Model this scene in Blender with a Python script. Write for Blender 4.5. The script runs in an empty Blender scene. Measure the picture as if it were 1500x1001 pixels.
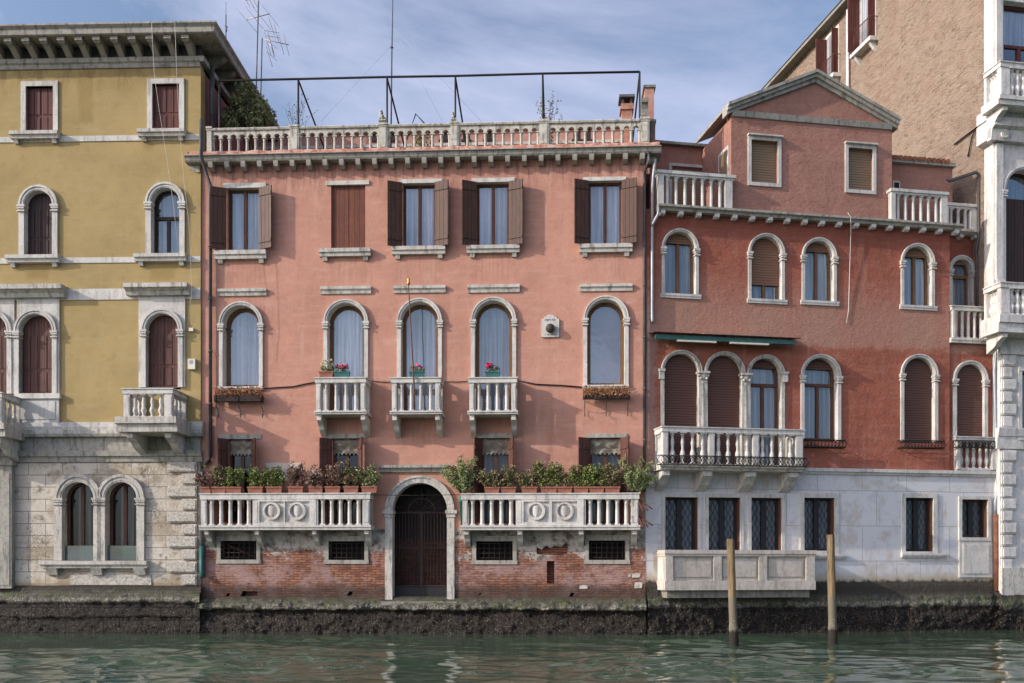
import bpy, bmesh, math, random
import numpy as np
from mathutils import Vector, noise as mnoise

# ------------------------------------------------------------------ camera, sky, sun, exposure
SC = bpy.context.scene
COL = SC.collection
F = 1440.0            # focal length in photo pixels (1500 px wide)
HX, HY = 750.0, 830.0  # vanishing centre of the level view
CZ = 2.18             # eye height over the water
cam_d = bpy.data.cameras.new('camera')
cam = bpy.data.objects.new('camera', cam_d); COL.objects.link(cam)
cam.location = (0, 0, CZ); cam.rotation_euler = (math.pi/2, 0, 0)
cam_d.sensor_width = 36; cam_d.sensor_fit = 'HORIZONTAL'
cam_d.lens = 36*F/1500
cam_d.shift_y = (HY-500.5)/1500
cam_d.clip_start = 0.1; cam_d.clip_end = 3000
SC.camera = cam

SUN_EL = math.radians(22.8)
SUN_AZ = math.radians(70.0)       # from the view-facing normal (-Y) towards -X
sdir = Vector((-math.sin(SUN_AZ)*math.cos(SUN_EL), -math.cos(SUN_AZ)*math.cos(SUN_EL), math.sin(SUN_EL)))
sl = bpy.data.lights.new('sun', 'SUN'); sl.energy = 3.45; sl.angle = math.radians(0.6); sl.color = (1.0, 0.93, 0.83)
so = bpy.data.objects.new('sun', sl); COL.objects.link(so)
so.rotation_euler = sdir.to_track_quat('Z', 'Y').to_euler()
so.location = (-40, -20, 40)

W = bpy.data.worlds.new('World'); SC.world = W; W.use_nodes = True
wt = W.node_tree; wt.nodes.clear()
def wn(t, **k):
    n = wt.nodes.new(t)
    for a, b in k.items(): setattr(n, a, b)
    return n
sky = wn('ShaderNodeTexSky', sky_type='NISHITA', sun_disc=False)
sky.sun_elevation = SUN_EL
sky.sun_rotation = math.atan2(sdir.x, sdir.y)
sky.air_density = 1.0; sky.dust_density = 2.2; sky.ozone_density = 2.6
tc = wn('ShaderNodeTexCoord'); mp = wn('ShaderNodeMapping')
mp.inputs['Scale'].default_value = (1.0, 1.0, 2.2); mp.inputs['Rotation'].default_value = (0.595, 0.0595, 0.0414); mp.inputs['Location'].default_value = (4.012, -4.930, 1.343)
wt.links.new(tc.outputs['Generated'], mp.inputs['Vector'])
cn = wn('ShaderNodeTexNoise'); cn.inputs['Scale'].default_value = 2.0; cn.inputs['Detail'].default_value = 9
cn.inputs['Roughness'].default_value = 0.62; cn.inputs['Distortion'].default_value = 0.5
wt.links.new(mp.outputs['Vector'], cn.inputs['Vector'])
cr = wn('ShaderNodeMapRange'); cr.inputs['From Min'].default_value = 0.40; cr.inputs['From Max'].default_value = 0.74
cr.inputs['To Min'].default_value = 0.06; cr.inputs['To Max'].default_value = 0.68
wt.links.new(cn.outputs['Fac'], cr.inputs['Value'])
cm = wn('ShaderNodeMix', data_type='RGBA')
wt.links.new(cr.outputs['Result'], cm.inputs[0]); wt.links.new(sky.outputs['Color'], cm.inputs[6])
cm.inputs[7].default_value = (5.2, 5.15, 6.5, 1)
# clouds brightened towards the unseen sun side, added to fill the facade shadows
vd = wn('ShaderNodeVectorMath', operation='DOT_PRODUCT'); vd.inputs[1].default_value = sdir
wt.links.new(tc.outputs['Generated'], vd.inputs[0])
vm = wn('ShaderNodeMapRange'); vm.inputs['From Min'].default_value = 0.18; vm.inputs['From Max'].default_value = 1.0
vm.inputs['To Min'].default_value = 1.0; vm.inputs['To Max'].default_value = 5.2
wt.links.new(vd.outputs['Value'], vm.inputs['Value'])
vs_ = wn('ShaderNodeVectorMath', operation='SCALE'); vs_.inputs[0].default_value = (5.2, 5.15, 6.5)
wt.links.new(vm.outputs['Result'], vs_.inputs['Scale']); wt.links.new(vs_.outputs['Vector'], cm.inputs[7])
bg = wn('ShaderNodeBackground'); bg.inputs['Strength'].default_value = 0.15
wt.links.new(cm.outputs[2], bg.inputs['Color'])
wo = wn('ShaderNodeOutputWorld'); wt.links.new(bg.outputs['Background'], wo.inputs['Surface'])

SC.view_settings.view_transform = 'Standard'; SC.view_settings.look = 'None'
SC.view_settings.gamma = 1.0; SC.view_settings.exposure = 0.33
SC.cycles.max_bounces = 8; SC.cycles.use_denoising = True
try: SC.cycles.denoiser = 'OPENIMAGEDENOISE'
except Exception: pass

R = random.Random(7)

# ------------------------------------------------------------------ material helper
class NT:
    def __init__(s, name, rough=0.8, spec=0.3):
        m = bpy.data.materials.new(name); m.use_nodes = True; s.m = m; s.t = m.node_tree
        s.b = s.t.nodes['Principled BSDF']
        s.b.inputs['Roughness'].default_value = rough
        s.b.inputs['Specular IOR Level'].default_value = spec
        s.tc = s.t.nodes.new('ShaderNodeTexCoord'); s.o = s.tc.outputs['Object']
        sx = s.t.nodes.new('ShaderNodeSeparateXYZ'); s.t.links.new(s.o, sx.inputs[0])
        s.x, s.y, s.z = sx.outputs
    def put(s, sock, v):
        if isinstance(v, bpy.types.NodeSocket): s.t.links.new(v, sock)
        elif isinstance(v, tuple) and len(v) == 3 and sock.type == 'RGBA': sock.default_value = (*v, 1)
        else: sock.default_value = v
    def noise(s, scale, detail=4, rough=0.55, sc=None, dist=0.0, off=None):
        n = s.t.nodes.new('ShaderNodeTexNoise')
        n.inputs['Scale'].default_value = scale; n.inputs['Detail'].default_value = detail
        n.inputs['Roughness'].default_value = rough; n.inputs['Distortion'].default_value = dist
        s.t.links.new(s.map(sc, off) if (sc or off) else s.o, n.inputs['Vector'])
        return n.outputs['Fac']
    def map(s, sc=None, off=None):
        m = s.t.nodes.new('ShaderNodeMapping'); s.t.links.new(s.o, m.inputs[0])
        if sc: m.inputs['Scale'].default_value = sc
        if off: m.inputs['Location'].default_value = off
        return m.outputs[0]
    def voro(s, scale, sc=None, feature='F1', out='Distance'):
        n = s.t.nodes.new('ShaderNodeTexVoronoi'); n.feature = feature
        n.inputs['Scale'].default_value = scale
        s.t.links.new(s.map(sc) if sc else s.o, n.inputs['Vector'])
        return n.outputs[out]
    def math(s, op, a, b=0.0, clamp=False):
        n = s.t.nodes.new('ShaderNodeMath'); n.operation = op; n.use_clamp = clamp
        s.put(n.inputs[0], a); s.put(n.inputs[1], b); return n.outputs[0]
    def mr(s, v, a, b, c=0.0, d=1.0):
        n = s.t.nodes.new('ShaderNodeMapRange'); n.interpolation_type = 'SMOOTHSTEP'
        for i, q in enumerate((v, a, b, c, d)): s.put(n.inputs[i], q)
        return n.outputs[0]
    def mix(s, f, a, b, mode='MIX'):
        n = s.t.nodes.new('ShaderNodeMix'); n.data_type = 'RGBA'; n.blend_type = mode
        s.put(n.inputs[0], f); s.put(n.inputs[6], a); s.put(n.inputs[7], b); return n.outputs[2]
    def brick(s, w, h, mortar, c1, c2, cm, vec='xz', off=0.5, bias=0.0, scale=1.0, warp=0.0):
        c = s.t.nodes.new('ShaderNodeCombineXYZ')
        zc = s.z if not warp else s.math('ADD', s.z, s.math('MULTIPLY', s.math('SUBTRACT', s.noise(2.6, 5, 0.65, off=(4, 7, 2)), 0.5), warp))
        s.put(c.inputs[0], s.x if vec[0] == 'x' else s.y); s.put(c.inputs[1], zc)
        n = s.t.nodes.new('ShaderNodeTexBrick'); s.t.links.new(c.outputs[0], n.inputs['Vector'])
        n.offset = off
        n.inputs['Scale'].default_value = scale
        n.inputs['Brick Width'].default_value = w; n.inputs['Row Height'].default_value = h
        n.inputs['Mortar Size'].default_value = mortar; n.inputs['Mortar Smooth'].default_value = 0.3
        n.inputs['Bias'].default_value = bias
        s.put(n.inputs['Color1'], c1); s.put(n.inputs['Color2'], c2); s.put(n.inputs['Mortar'], cm)
        return n.outputs['Color'], n.outputs['Fac']
    def boxmask(s, x0, x1, z0, z1, soft=0.15, wob=0.3, nz=None):
        if nz is None: nz = s.noise(2.2, 5)
        a = s.math('MINIMUM', s.math('SUBTRACT', s.x, x0), s.math('SUBTRACT', x1, s.x))
        b = s.math('MINIMUM', s.math('SUBTRACT', s.z, z0), s.math('SUBTRACT', z1, s.z))
        m = s.math('MINIMUM', a, b)
        m = s.math('ADD', m, s.math('MULTIPLY', s.math('SUBTRACT', nz, 0.5), wob))
        return s.mr(m, 0.0, soft)
    def col(s, c): s.put(s.b.inputs['Base Color'], c)
    def bump(s, h, strength=0.5, dist=0.02, prev=None):
        n = s.t.nodes.new('ShaderNodeBump'); n.inputs['Strength'].default_value = strength
        n.inputs['Distance'].default_value = dist; s.put(n.inputs['Height'], h)
        if prev is not None: s.t.links.new(prev, n.inputs['Normal'])
        s.t.links.new(n.outputs[0], s.b.inputs['Normal']); return n.outputs[0]

def mul(c, k): return tuple(min(1, a*k) for a in c)

def plaster_base(s, c, light, dark, streak=0.35):
    n1 = s.noise(0.45, 6, 0.6)
    c0 = s.mix(s.mr(n1, 0.3, 0.7), mul(c, 0.86), mul(c, 1.08))
    n2 = s.noise(1.0, 5, 0.6, sc=(2.2, 2.2, 0.30), off=(3, 1, 5))
    c0 = s.mix(s.math('MULTIPLY', s.mr(n2, 0.52, 0.75), streak), c0, light)
    n3 = s.noise(1.0, 4, 0.6, sc=(3.0, 3.0, 0.22), off=(9, 4, 1))
    c0 = s.mix(s.math('MULTIPLY', s.mr(n3, 0.56, 0.80), streak), c0, dark)
    n4 = s.noise(1.0, 5, 0.65, sc=(0.7, 0.7, 5.0), off=(0, 7, 0))
    c0 = s.mix(s.math('MULTIPLY', s.mr(n4, 0.47, 0.7), 0.40), c0, light)
    n5 = s.noise(2.6, 8, 0.7, off=(5, 5, 5))
    c0 = s.mix(s.math('MULTIPLY', s.mr(n5, 0.50, 0.70), 0.38), c0, dark)
    n7 = s.noise(5.5, 8, 0.75, off=(1, 8, 5))
    c0 = s.mix(s.math('MULTIPLY', s.mr(n7, 0.50, 0.66), 0.28), c0, light)
    n6 = s.noise(22, 4, 0.7)
    c0 = s.mix(0.30, c0, s.mix(n6, (0.25, 0.25, 0.25), (0.75, 0.75, 0.75)), 'OVERLAY')
    return c0

def plaster_bump(s, k=1.0):
    h = s.math('ADD', s.math('MULTIPLY', s.noise(1.6, 7, 0.62), 1.0), s.math('MULTIPLY', s.noise(12, 5, 0.6, sc=(1, 1, 1.8)), 0.16))
    return s.bump(h, 0.55*k, 0.05)

def simple(name, c, rough=0.8, var=0.18, nscale=5, bump=0.2, metallic=0.0, dirt=None, spec=0.3):
    s = NT(name, rough, spec)
    n = s.noise(nscale, 6, 0.6)
    cc = s.mix(s.mr(n, 0.3, 0.7), mul(c, 1-var), mul(c, 1+var))
    if dirt: cc = s.mix(s.math('MULTIPLY', s.mr(s.noise(nscale*0.6, 7, 0.7, off=(4, 4, 4)), 0.5, 0.72), dirt[1]), cc, dirt[0])
    s.col(cc); s.b.inputs['Metallic'].default_value = metallic
    if bump: s.bump(s.noise(nscale*6, 5), bump, 0.01)
    return s.m

def stone(name, c, dirtc=(0.10, 0.095, 0.08), amt=0.55, vert=True, bump=0.35):
    s = NT(name, 0.75, 0.25)
    n = s.noise(1.3, 6, 0.6)
    cc = s.mix(s.mr(n, 0.3, 0.7), mul(c, 0.84), mul(c, 1.06))
    n2 = s.noise(1.0, 7, 0.7, sc=(7, 7, 1.1) if vert else (3, 3, 3))
    cc = s.mix(s.math('MULTIPLY', s.mr(n2, 0.48, 0.66), amt), cc, dirtc)
    n3 = s.noise(9, 6, 0.7, off=(2, 8, 3))
    cc = s.mix(s.math('MULTIPLY', s.mr(n3, 0.48, 0.66), amt*0.75), cc, mul(c, 0.42))
    n4 = s.noise(1.7, 6, 0.7, off=(6, 2, 9))
    cc = s.mix(s.math('MULTIPLY', s.mr(n4, 0.52, 0.68), amt*0.5), cc, mul((0.42, 0.34, 0.24), 0.8))
    s.col(cc); s.bump(s.noise(14, 6, 0.65), bump, 0.02)
    return s.m

def wood(name, c, plank=0.16, rough=0.6, var=0.3, vec='xz'):
    s = NT(name, rough, 0.3)
    n = s.noise(1.0, 6, 0.65, sc=(28, 28, 1.6))
    cc = s.mix(s.mr(n, 0.3, 0.75), mul(c, 1-var), mul(c, 1+var))
    n2 = s.noise(2.4, 6, 0.7, off=(1, 2, 3))
    cc = s.mix(s.math('MULTIPLY', s.mr(n2, 0.5, 0.75), 0.45), cc, mul(c, 1.7))
    if plank:
        b, fac = s.brick(plank, 50, 0.008, (1, 1, 1), (0.85, 0.85, 0.85), (0.25, 0.25, 0.25), off=0)
        cc = s.mix(1.0, cc, b, 'MULTIPLY')
        s.bump(s.math('SUBTRACT', 1.0, fac), 0.6, 0.01)
    s.col(cc); return s.m

MT = {}
def build_materials():
    MT['stone'] = stone('weathered white stone', (0.52, 0.485, 0.43), amt=0.72)
    MT['stone_clean'] = stone('clean white stone', (0.57, 0.54, 0.495), amt=0.40)
    MT['stone_warm'] = stone('warm veined stone', (0.53, 0.475, 0.41), dirtc=(0.25, 0.20, 0.15), amt=0.55)
    MT['stone_bright'] = stone('bright limestone', (0.63, 0.60, 0.56), dirtc=(0.22, 0.21, 0.20), amt=0.5)
    MT['stone_grey'] = stone('grey stained stone', (0.36, 0.335, 0.29), amt=0.75)
    MT['stone_dark'] = stone('dark weathered stone', (0.24, 0.225, 0.19), amt=0.8)
    MT['stone_lichen'] = stone('lichened stone', (0.53, 0.495, 0.425), dirtc=(0.085, 0.08, 0.065), amt=0.85)
    MT['shutter_brown'] = wood('brown painted shutter', (0.085, 0.040, 0.026), 0.13)
    MT['shutter_red'] = wood('oxblood shutter', (0.115, 0.034, 0.026), 0.11)
    MT['shutter_rust'] = wood('rust brown weathered shutter', (0.115, 0.046, 0.034), 0.115, var=0.4)
    MT['shutter_warm'] = wood('chestnut shutter', (0.155, 0.048, 0.026), 0.17)
    MT['frame'] = wood('brown window timber', (0.10, 0.042, 0.024), 0)
    MT['frame_light'] = wood('tan window timber', (0.17, 0.085, 0.040), 0)
    MT['frame_dark'] = wood('dark window timber', (0.028, 0.019, 0.016), 0)
    MT['iron'] = simple('black iron', (0.018, 0.017, 0.018), 0.5, 0.3, 20, 0.2, 0.0)
    MT['iron_rust'] = simple('rusty iron', (0.034, 0.021, 0.017), 0.8, 0.4, 14, 0.3, 0.0)
    MT['pipe_grey'] = simple('grey zinc pipe', (0.30, 0.30, 0.31), 0.45, 0.15, 4, 0.05, 0.3)
    MT['pipe_dark'] = simple('dark painted pipe', (0.075, 0.072, 0.075), 0.55, 0.25, 4, 0.1)
    MT['pipe_rust'] = simple('rust brown pipe', (0.16, 0.065, 0.035), 0.8, 0.3, 6, 0.2)
    MT['terracotta'] = simple('terracotta', (0.26, 0.105, 0.070), 0.85, 0.25, 9, 0.2)
    MT['buttress'] = simple('stained brick render', (0.17, 0.125, 0.10), 0.9, 0.4, 3, 0.4)
    MT['chimney'] = simple('chimney brick', (0.36, 0.18, 0.125), 0.9, 0.25, 5, 0.4)
    MT['modillion_shade'] = simple('stone darkened as shade', (0.085, 0.08, 0.07), 0.9, 0.4, 4, 0.3)  # near-black stone colour, the shade behind the cornice brackets painted in
    MT['soil'] = simple('soil', (0.04, 0.03, 0.02), 0.95)
    MT['dark'] = simple('black for unlit rooms', (0.012, 0.012, 0.013), 0.9, 0.2, 2, 0)  # near-black colour that stands for the unlit rooms behind windows
    MT['green_canvas'] = simple('dark green canvas', (0.030, 0.085, 0.078), 0.8, 0.2, 6, 0.2)
    MT['awning_top'] = simple('rusty sheet', (0.10, 0.05, 0.035), 0.7, 0.4, 3, 0.2)
    MT['canvas'] = simple('grey beige canvas', (0.24, 0.21, 0.165), 0.9, 0.25, 8, 0.4)
    MT['gold'] = simple('gilt brass', (0.45, 0.28, 0.07), 0.4, 0.2, 6, 0, 0.7)
    MT['white_paint'] = simple('off white paint', (0.62, 0.58, 0.48), 0.6, 0.1, 4, 0.1)
    MT['teal'] = simple('teal plastic', (0.03, 0.12, 0.11), 0.5, 0.2, 4, 0.05)
    MT['wire'] = simple('pale wire', (0.55, 0.50, 0.46), 0.7, 0.1, 3, 0)
    MT['cable'] = simple('black cable', (0.02, 0.019, 0.019), 0.6, 0.1, 3, 0)
    MT['rooftile'] = simple('clay roof tile', (0.30, 0.12, 0.065), 0.9, 0.4, 8, 0.5)
    MT['ball'] = simple('old iron ball', (0.055, 0.047, 0.038), 0.6, 0.3, 8, 0.3)
    MT['aluminium'] = simple('dull aluminium', (0.34, 0.33, 0.32), 0.45, 0.2, 5, 0, 0.5)
    # glass
    for key, refl, tint in (('glass', 0.14, (0.88, 0.92, 0.95)), ('glass_strong', 0.26, (0.82, 0.88, 0.94)), ('glass_dim', 0.035, (0.72, 0.76, 0.78))):
        s = NT('window ' + key, 0.03)
        t = s.t; g = t.nodes.new('ShaderNodeBsdfGlossy'); g.inputs['Roughness'].default_value = 0.015
        g.inputs['Color'].default_value = (0.78, 0.86, 0.94, 1)
        tr = t.nodes.new('ShaderNodeBsdfTransparent'); tr.inputs['Color'].default_value = (*tint, 1)
        mx = t.nodes.new('ShaderNodeMixShader')
        lw = t.nodes.new('ShaderNodeLayerWeight'); lw.inputs['Blend'].default_value = 0.25
        f = s.math('ADD', s.math('MULTIPLY', lw.outputs['Fresnel'], 0.6 if refl > 0.1 else 0.25), refl, True)
        t.links.new(f, mx.inputs[0]); t.links.new(tr.outputs[0], mx.inputs[1]); t.links.new(g.outputs[0], mx.inputs[2])
        b = t.nodes.new('ShaderNodeBump'); b.inputs['Strength'].default_value = 0.06; b.inputs['Distance'].default_value = 0.05
        t.links.new(s.noise(1.4, 2), b.inputs['Height']); t.links.new(b.outputs[0], g.inputs['Normal'])
        t.links.new(mx.outputs[0], t.nodes['Material Output'].inputs['Surface']); MT[key] = s.m
    s = NT('teal guard glass', 0.05); t = s.t
    g = t.nodes.new('ShaderNodeBsdfGlossy'); g.inputs['Roughness'].default_value = 0.02
    tr = t.nodes.new('ShaderNodeBsdfTransparent'); tr.inputs['Color'].default_value = (0.62, 0.80, 0.80, 1)
    df = t.nodes.new('ShaderNodeBsdfDiffuse'); df.inputs['Color'].default_value = (0.09, 0.16, 0.16, 1)
    m1 = t.nodes.new('ShaderNodeMixShader'); m1.inputs[0].default_value = 0.18
    m2 = t.nodes.new('ShaderNodeMixShader'); m2.inputs[0].default_value = 0.35
    t.links.new(tr.outputs[0], m1.inputs[1]); t.links.new(g.outputs[0], m1.inputs[2])
    t.links.new(m1.outputs[0], m2.inputs[1]); t.links.new(df.outputs[0], m2.inputs[2])
    t.links.new(m2.outputs[0], t.nodes['Material Output'].inputs['Surface']); MT['guard'] = s.m
    # curtains
    for key, c in (('curtain', (0.50, 0.51, 0.53)), ('curtain_b', (0.62, 0.62, 0.61)), ('curtain_c', (0.38, 0.40, 0.43)), ('curtain_grey', (0.20, 0.21, 0.22)), ('curtain_dim', (0.30, 0.32, 0.35))):
        s = NT(key.replace('_', ' '), 0.9)
        n = s.noise(1.0, 3, 0.5, sc=(9, 9, 0.25))
        s.col(s.mix(s.mr(n, 0.35, 0.65), mul(c, 0.55), mul(c, 1.2))); MT[key] = s.m
    # roller blinds (slats run along x)
    for key, c in (('blind_brown', (0.105, 0.046, 0.032)), ('blind_tan', (0.23, 0.155, 0.090)), ('blind_mid', (0.21, 0.105, 0.060))):
        s = NT(key.replace('_', ' '), 0.55)
        fr = s.math('FRACT', s.math('MULTIPLY', s.z, 1/0.085))
        groove = s.mr(fr, 0.0, 0.22)
        s.col(s.mix(groove, mul(c, 0.30), s.mix(s.noise(1.2, 4), mul(c, 0.85), mul(c, 1.15))))
        s.bump(s.math('MULTIPLY', groove, s.math('SUBTRACT', 1.3, fr)), 0.7, 0.02); MT[key] = s.m
    # leaves with a colour per leaf
    def leaf(key, cols):
        s = NT(key.replace('_', ' '), 0.55, 0.35)
        g = s.t.nodes.new('ShaderNodeNewGeometry')
        rp = s.t.nodes.new('ShaderNodeValToRGB'); rp.color_ramp.interpolation = 'CONSTANT'
        el = rp.color_ramp.elements
        for i, c in enumerate(cols):
            p = i/len(cols)
            e = el[i] if i < len(el) else el.new(p)
            e.position = p; e.color = (*c, 1)
        s.t.links.new(g.outputs['Random Per Island'], rp.inputs[0])
        s.col(rp.outputs[0])
        s.b.inputs['Subsurface Weight'].default_value = 0.0
        MT[key] = s.m
    leaf('leaf_green', [(0.10, 0.15, 0.03), (0.16, 0.22, 0.04), (0.07, 0.11, 0.03), (0.22, 0.24, 0.06), (0.26, 0.20, 0.08)])
    leaf('leaf_mixed', [(0.11, 0.15, 0.03), (0.22, 0.12, 0.085), (0.17, 0.19, 0.05), (0.30, 0.18, 0.14), (0.08, 0.09, 0.03)])
    leaf('leaf_red', [(0.22, 0.10, 0.075), (0.15, 0.08, 0.055), (0.32, 0.19, 0.16), (0.13, 0.12, 0.05), (0.26, 0.13, 0.11)])
    leaf('leaf_oleander', [(0.22, 0.26, 0.09), (0.30, 0.33, 0.14), (0.13, 0.17, 0.06), (0.36, 0.36, 0.18)])
    leaf('leaf_dark', [(0.12, 0.15, 0.055), (0.19, 0.21, 0.08), (0.28, 0.28, 0.12), (0.40, 0.38, 0.19), (0.08, 0.11, 0.045)])
    leaf('leaf_orange', [(0.40, 0.15, 0.06), (0.28, 0.11, 0.05), (0.46, 0.24, 0.08), (0.17, 0.14, 0.05), (0.26, 0.10, 0.07)])
    leaf('petal_pink', [(0.50, 0.02, 0.12), (0.60, 0.05, 0.16), (0.36, 0.015, 0.07)])
    leaf('petal_white', [(0.55, 0.52, 0.36), (0.62, 0.50, 0.42), (0.24, 0.26, 0.10), (0.40, 0.40, 0.2)])
build_materials()

# ------------------------------------------------------------------ mesh helper: coordinates are (u along wall, d out of wall, z up)
class MB:
    def __init__(s): s.v = []; s.f = []; s.sm = []; s.mi = []; s.cm = 0
    def add(s, vs, fs, smooth=False):
        o = len(s.v); s.v += vs
        for f in fs: s.f.append([i+o for i in f]); s.sm.append(smooth); s.mi.append(s.cm)
        return s
    def box(s, u0, u1, d0, d1, z0, z1):
        if u0 > u1: u0, u1 = u1, u0
        if d0 > d1: d0, d1 = d1, d0
        if z0 > z1: z0, z1 = z1, z0
        vs = [(u, d, z) for z in (z0, z1) for d in (d0, d1) for u in (u0, u1)]
        return s.add(vs, [(0,1,3,2),(4,6,7,5),(0,4,5,1),(2,3,7,6),(0,2,6,4),(1,5,7,3)])
    def extr(s, poly, fn, a, b, smooth=False):
        n = len(poly)
        vs = [fn(p, a) for p in poly] + [fn(p, b) for p in poly]
        s.add(vs, [tuple(range(n))[::-1], tuple(range(n, 2*n))])
        o = len(s.v)-2*n
        for i in range(n):
            j = (i+1) % n
            s.f.append([o+i, o+j, o+n+j, o+n+i]); s.sm.append(smooth); s.mi.append(s.cm)
        return s
    def prism(s, poly, d0, d1): return s.extr(poly, lambda p, t: (p[0], t, p[1]), d0, d1)      # (u,z) outline
    def prof(s, poly, u0, u1): return s.extr(poly, lambda p, t: (t, p[0], p[1]), u0, u1)       # (d,z) outline
    def vert(s, poly, z0, z1): return s.extr(poly, lambda p, t: (p[0], p[1], t), z0, z1)       # (u,d) outline
    def lathe(s, pr, cu, cd, n=10):
        vs = []; m = len(pr)
        for (r, z) in pr:
            for k in range(n):
                a = 2*math.pi*k/n; vs.append((cu+r*math.cos(a), cd+r*math.sin(a), z))
        fs = [(i*n+k, i*n+(k+1) % n, (i+1)*n+(k+1) % n, (i+1)*n+k) for i in range(m-1) for k in range(n)]
        s.add(vs, fs, True)
        o = len(s.v)-len(vs)
        for ring in (0, m-1):
            s.f.append([o+ring*n+k for k in range(n)]); s.sm.append(False); s.mi.append(s.cm)
        return s
    def tube(s, path, r, n=6):
        P = [Vector(p) for p in path]; vs = []
        for i, p in enumerate(P):
            t = (P[min(i+1, len(P)-1)]-P[max(i-1, 0)]).normalized()
            a = Vector((0, 0, 1)) if abs(t.z) < 0.9 else Vector((1, 0, 0))
            x = t.cross(a).normalized(); y = t.cross(x).normalized()
            rr = r[i] if isinstance(r, (list, tuple)) else r
            for k in range(n):
                q = 2*math.pi*k/n; vs.append(tuple(p+x*(rr*math.cos(q))+y*(rr*math.sin(q))))
        m = len(P)
        fs = [(i*n+k, i*n+(k+1) % n, (i+1)*n+(k+1) % n, (i+1)*n+k) for i in range(m-1) for k in range(n)]
        s.add(vs, fs, True); o = len(s.v)-len(vs)
        for ring in (0, m-1):
            s.f.append([o+ring*n+k for k in range(n)]); s.sm.append(False); s.mi.append(s.cm)
        return s
    def arch(s, cu, zc, r0, r1, d0, d1, a0=0.0, a1=math.pi, n=22):
        for i in range(n):
            p = a0+(a1-a0)*i/n; q = a0+(a1-a0)*(i+1)/n
            pts = [(cu+r*math.cos(a), zc+r*math.sin(a)) for r, a in ((r0, p), (r1, p), (r1, q), (r0, q))]
            vs = [(u, d, z) for d in (d0, d1) for (u, z) in pts]
            fs = [(0,1,2,3),(7,6,5,4),(1,5,6,2),(0,3,7,4)]
            if i == 0: fs.append((0,4,5,1))
            if i == n-1: fs.append((3,2,6,7))
            s.add(vs, fs)
        return s
    def sphere(s, c, r, n=10, sq=(1, 1, 1)):
        pr = [(max(0.001, r*math.sin(math.pi*i/n)), -r*math.cos(math.pi*i/n)) for i in range(n+1)]
        t = MB().lathe(pr, 0, 0, n*2)
        return s.add([(c[0]+a*sq[0], c[1]+b*sq[1], c[2]+e*sq[2]) for a, b, e in t.v], t.f, True)
    def leaf(s, p, L, wd, rng, up=0.2):
        a = Vector((rng.gauss(0, 1), rng.gauss(0, 1), rng.gauss(0, 1)+up)).normalized()
        b = a.cross(Vector((rng.gauss(0, 1), rng.gauss(0, 1), rng.gauss(0, 1)))).normalized()
        c = a.cross(b)*(L*0.12)
        p = Vector(p); q = [p-a*L*0.5, p+b*wd*0.5+c, p+a*L*0.5, p-b*wd*0.5+c]
        s.add([tuple(x) for x in q], [(0, 1, 2), (0, 2, 3)])
    def mesh(s, name, mats, recalc=True):
        m = bpy.data.meshes.new(name)
        m.from_pydata([(u, -d, z) for (u, d, z) in s.v], [], s.f)
        for mt in (mats if isinstance(mats, (list, tuple)) else [mats]): m.materials.append(MT[mt] if isinstance(mt, str) else mt)
        m.polygons.foreach_set('use_smooth', s.sm)
        m.polygons.foreach_set('material_index', s.mi)
        if recalc:
            bm = bmesh.new(); bm.from_mesh(m); bmesh.ops.recalc_face_normals(bm, faces=bm.faces[:]); bm.to_mesh(m); bm.free()
        return m
    def build(s, name, mats, parent=None, recalc=True):
        o = bpy.data.objects.new(name, s.mesh(name, mats, recalc)); COL.objects.link(o)
        if parent is not None: o.parent = parent
        return o

def tag(o, label=None, cat=None, group=None, kind=None):
    if label: o['label'] = label
    if cat: o['category'] = cat
    if group: o['group'] = group
    if kind: o['kind'] = kind
    return o

def dup(o, parent, u, d, z):
    c = o.copy(); COL.objects.link(c); c.parent = parent; c.location = (u, -d, z); return c

def filled(name, outer, holes, d0, d1, mat, parent):
    """flat sheet in the (u,z) plane with holes, thickness d0..d1"""
    cu = bpy.data.curves.new(name, 'CURVE'); cu.dimensions = '2D'; cu.fill_mode = 'BOTH'
    cu.extrude = abs(d1-d0)/2
    for poly in [outer]+list(holes):
        sp = cu.splines.new('POLY'); sp.points.add(len(poly)-1); sp.use_cyclic_u = True
        for pt, (a, b) in zip(sp.points, poly): pt.co = (a, b, 0, 1)
    tmp = bpy.data.objects.new('tmp', cu); COL.objects.link(tmp)
    dg = bpy.context.evaluated_depsgraph_get()
    me = bpy.data.meshes.new_from_object(tmp.evaluated_get(dg), depsgraph=dg)
    bpy.data.objects.remove(tmp); bpy.data.curves.remove(cu)
    mid = (d0+d1)/2
    n = len(me.vertices); co = np.empty(n*3); me.vertices.foreach_get('co', co); co = co.reshape(-1, 3)
    out = np.stack([co[:, 0], -(mid+co[:, 2]), co[:, 1]], 1)
    me.vertices.foreach_set('co', out.ravel())
    bm = bmesh.new(); bm.from_mesh(me); bmesh.ops.remove_doubles(bm, verts=bm.verts[:], dist=1e-5)
    bmesh.ops.recalc_face_normals(bm, faces=bm.faces[:]); bm.to_mesh(me); bm.free()
    me.polygons.foreach_set('use_smooth', [False]*len(me.polygons))
    me.materials.clear(); me.materials.append(MT[mat]); me.name = name
    o = bpy.data.objects.new(name, me); COL.objects.link(o); o.parent = parent
    return o

def rectp(u0, u1, z0, z1): return [(u0, z0), (u1, z0), (u1, z1), (u0, z1)]
def archp(u0, u1, zb, zs, n=24, grow=0.0):
    r = (u1-u0)/2+grow; c = (u0+u1)/2
    return [(c-r, zb-grow), (c+r, zb-grow)]+[(c+r*math.cos(math.pi*i/n), zs+r*math.sin(math.pi*i/n)) for i in range(n+1)]

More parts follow.
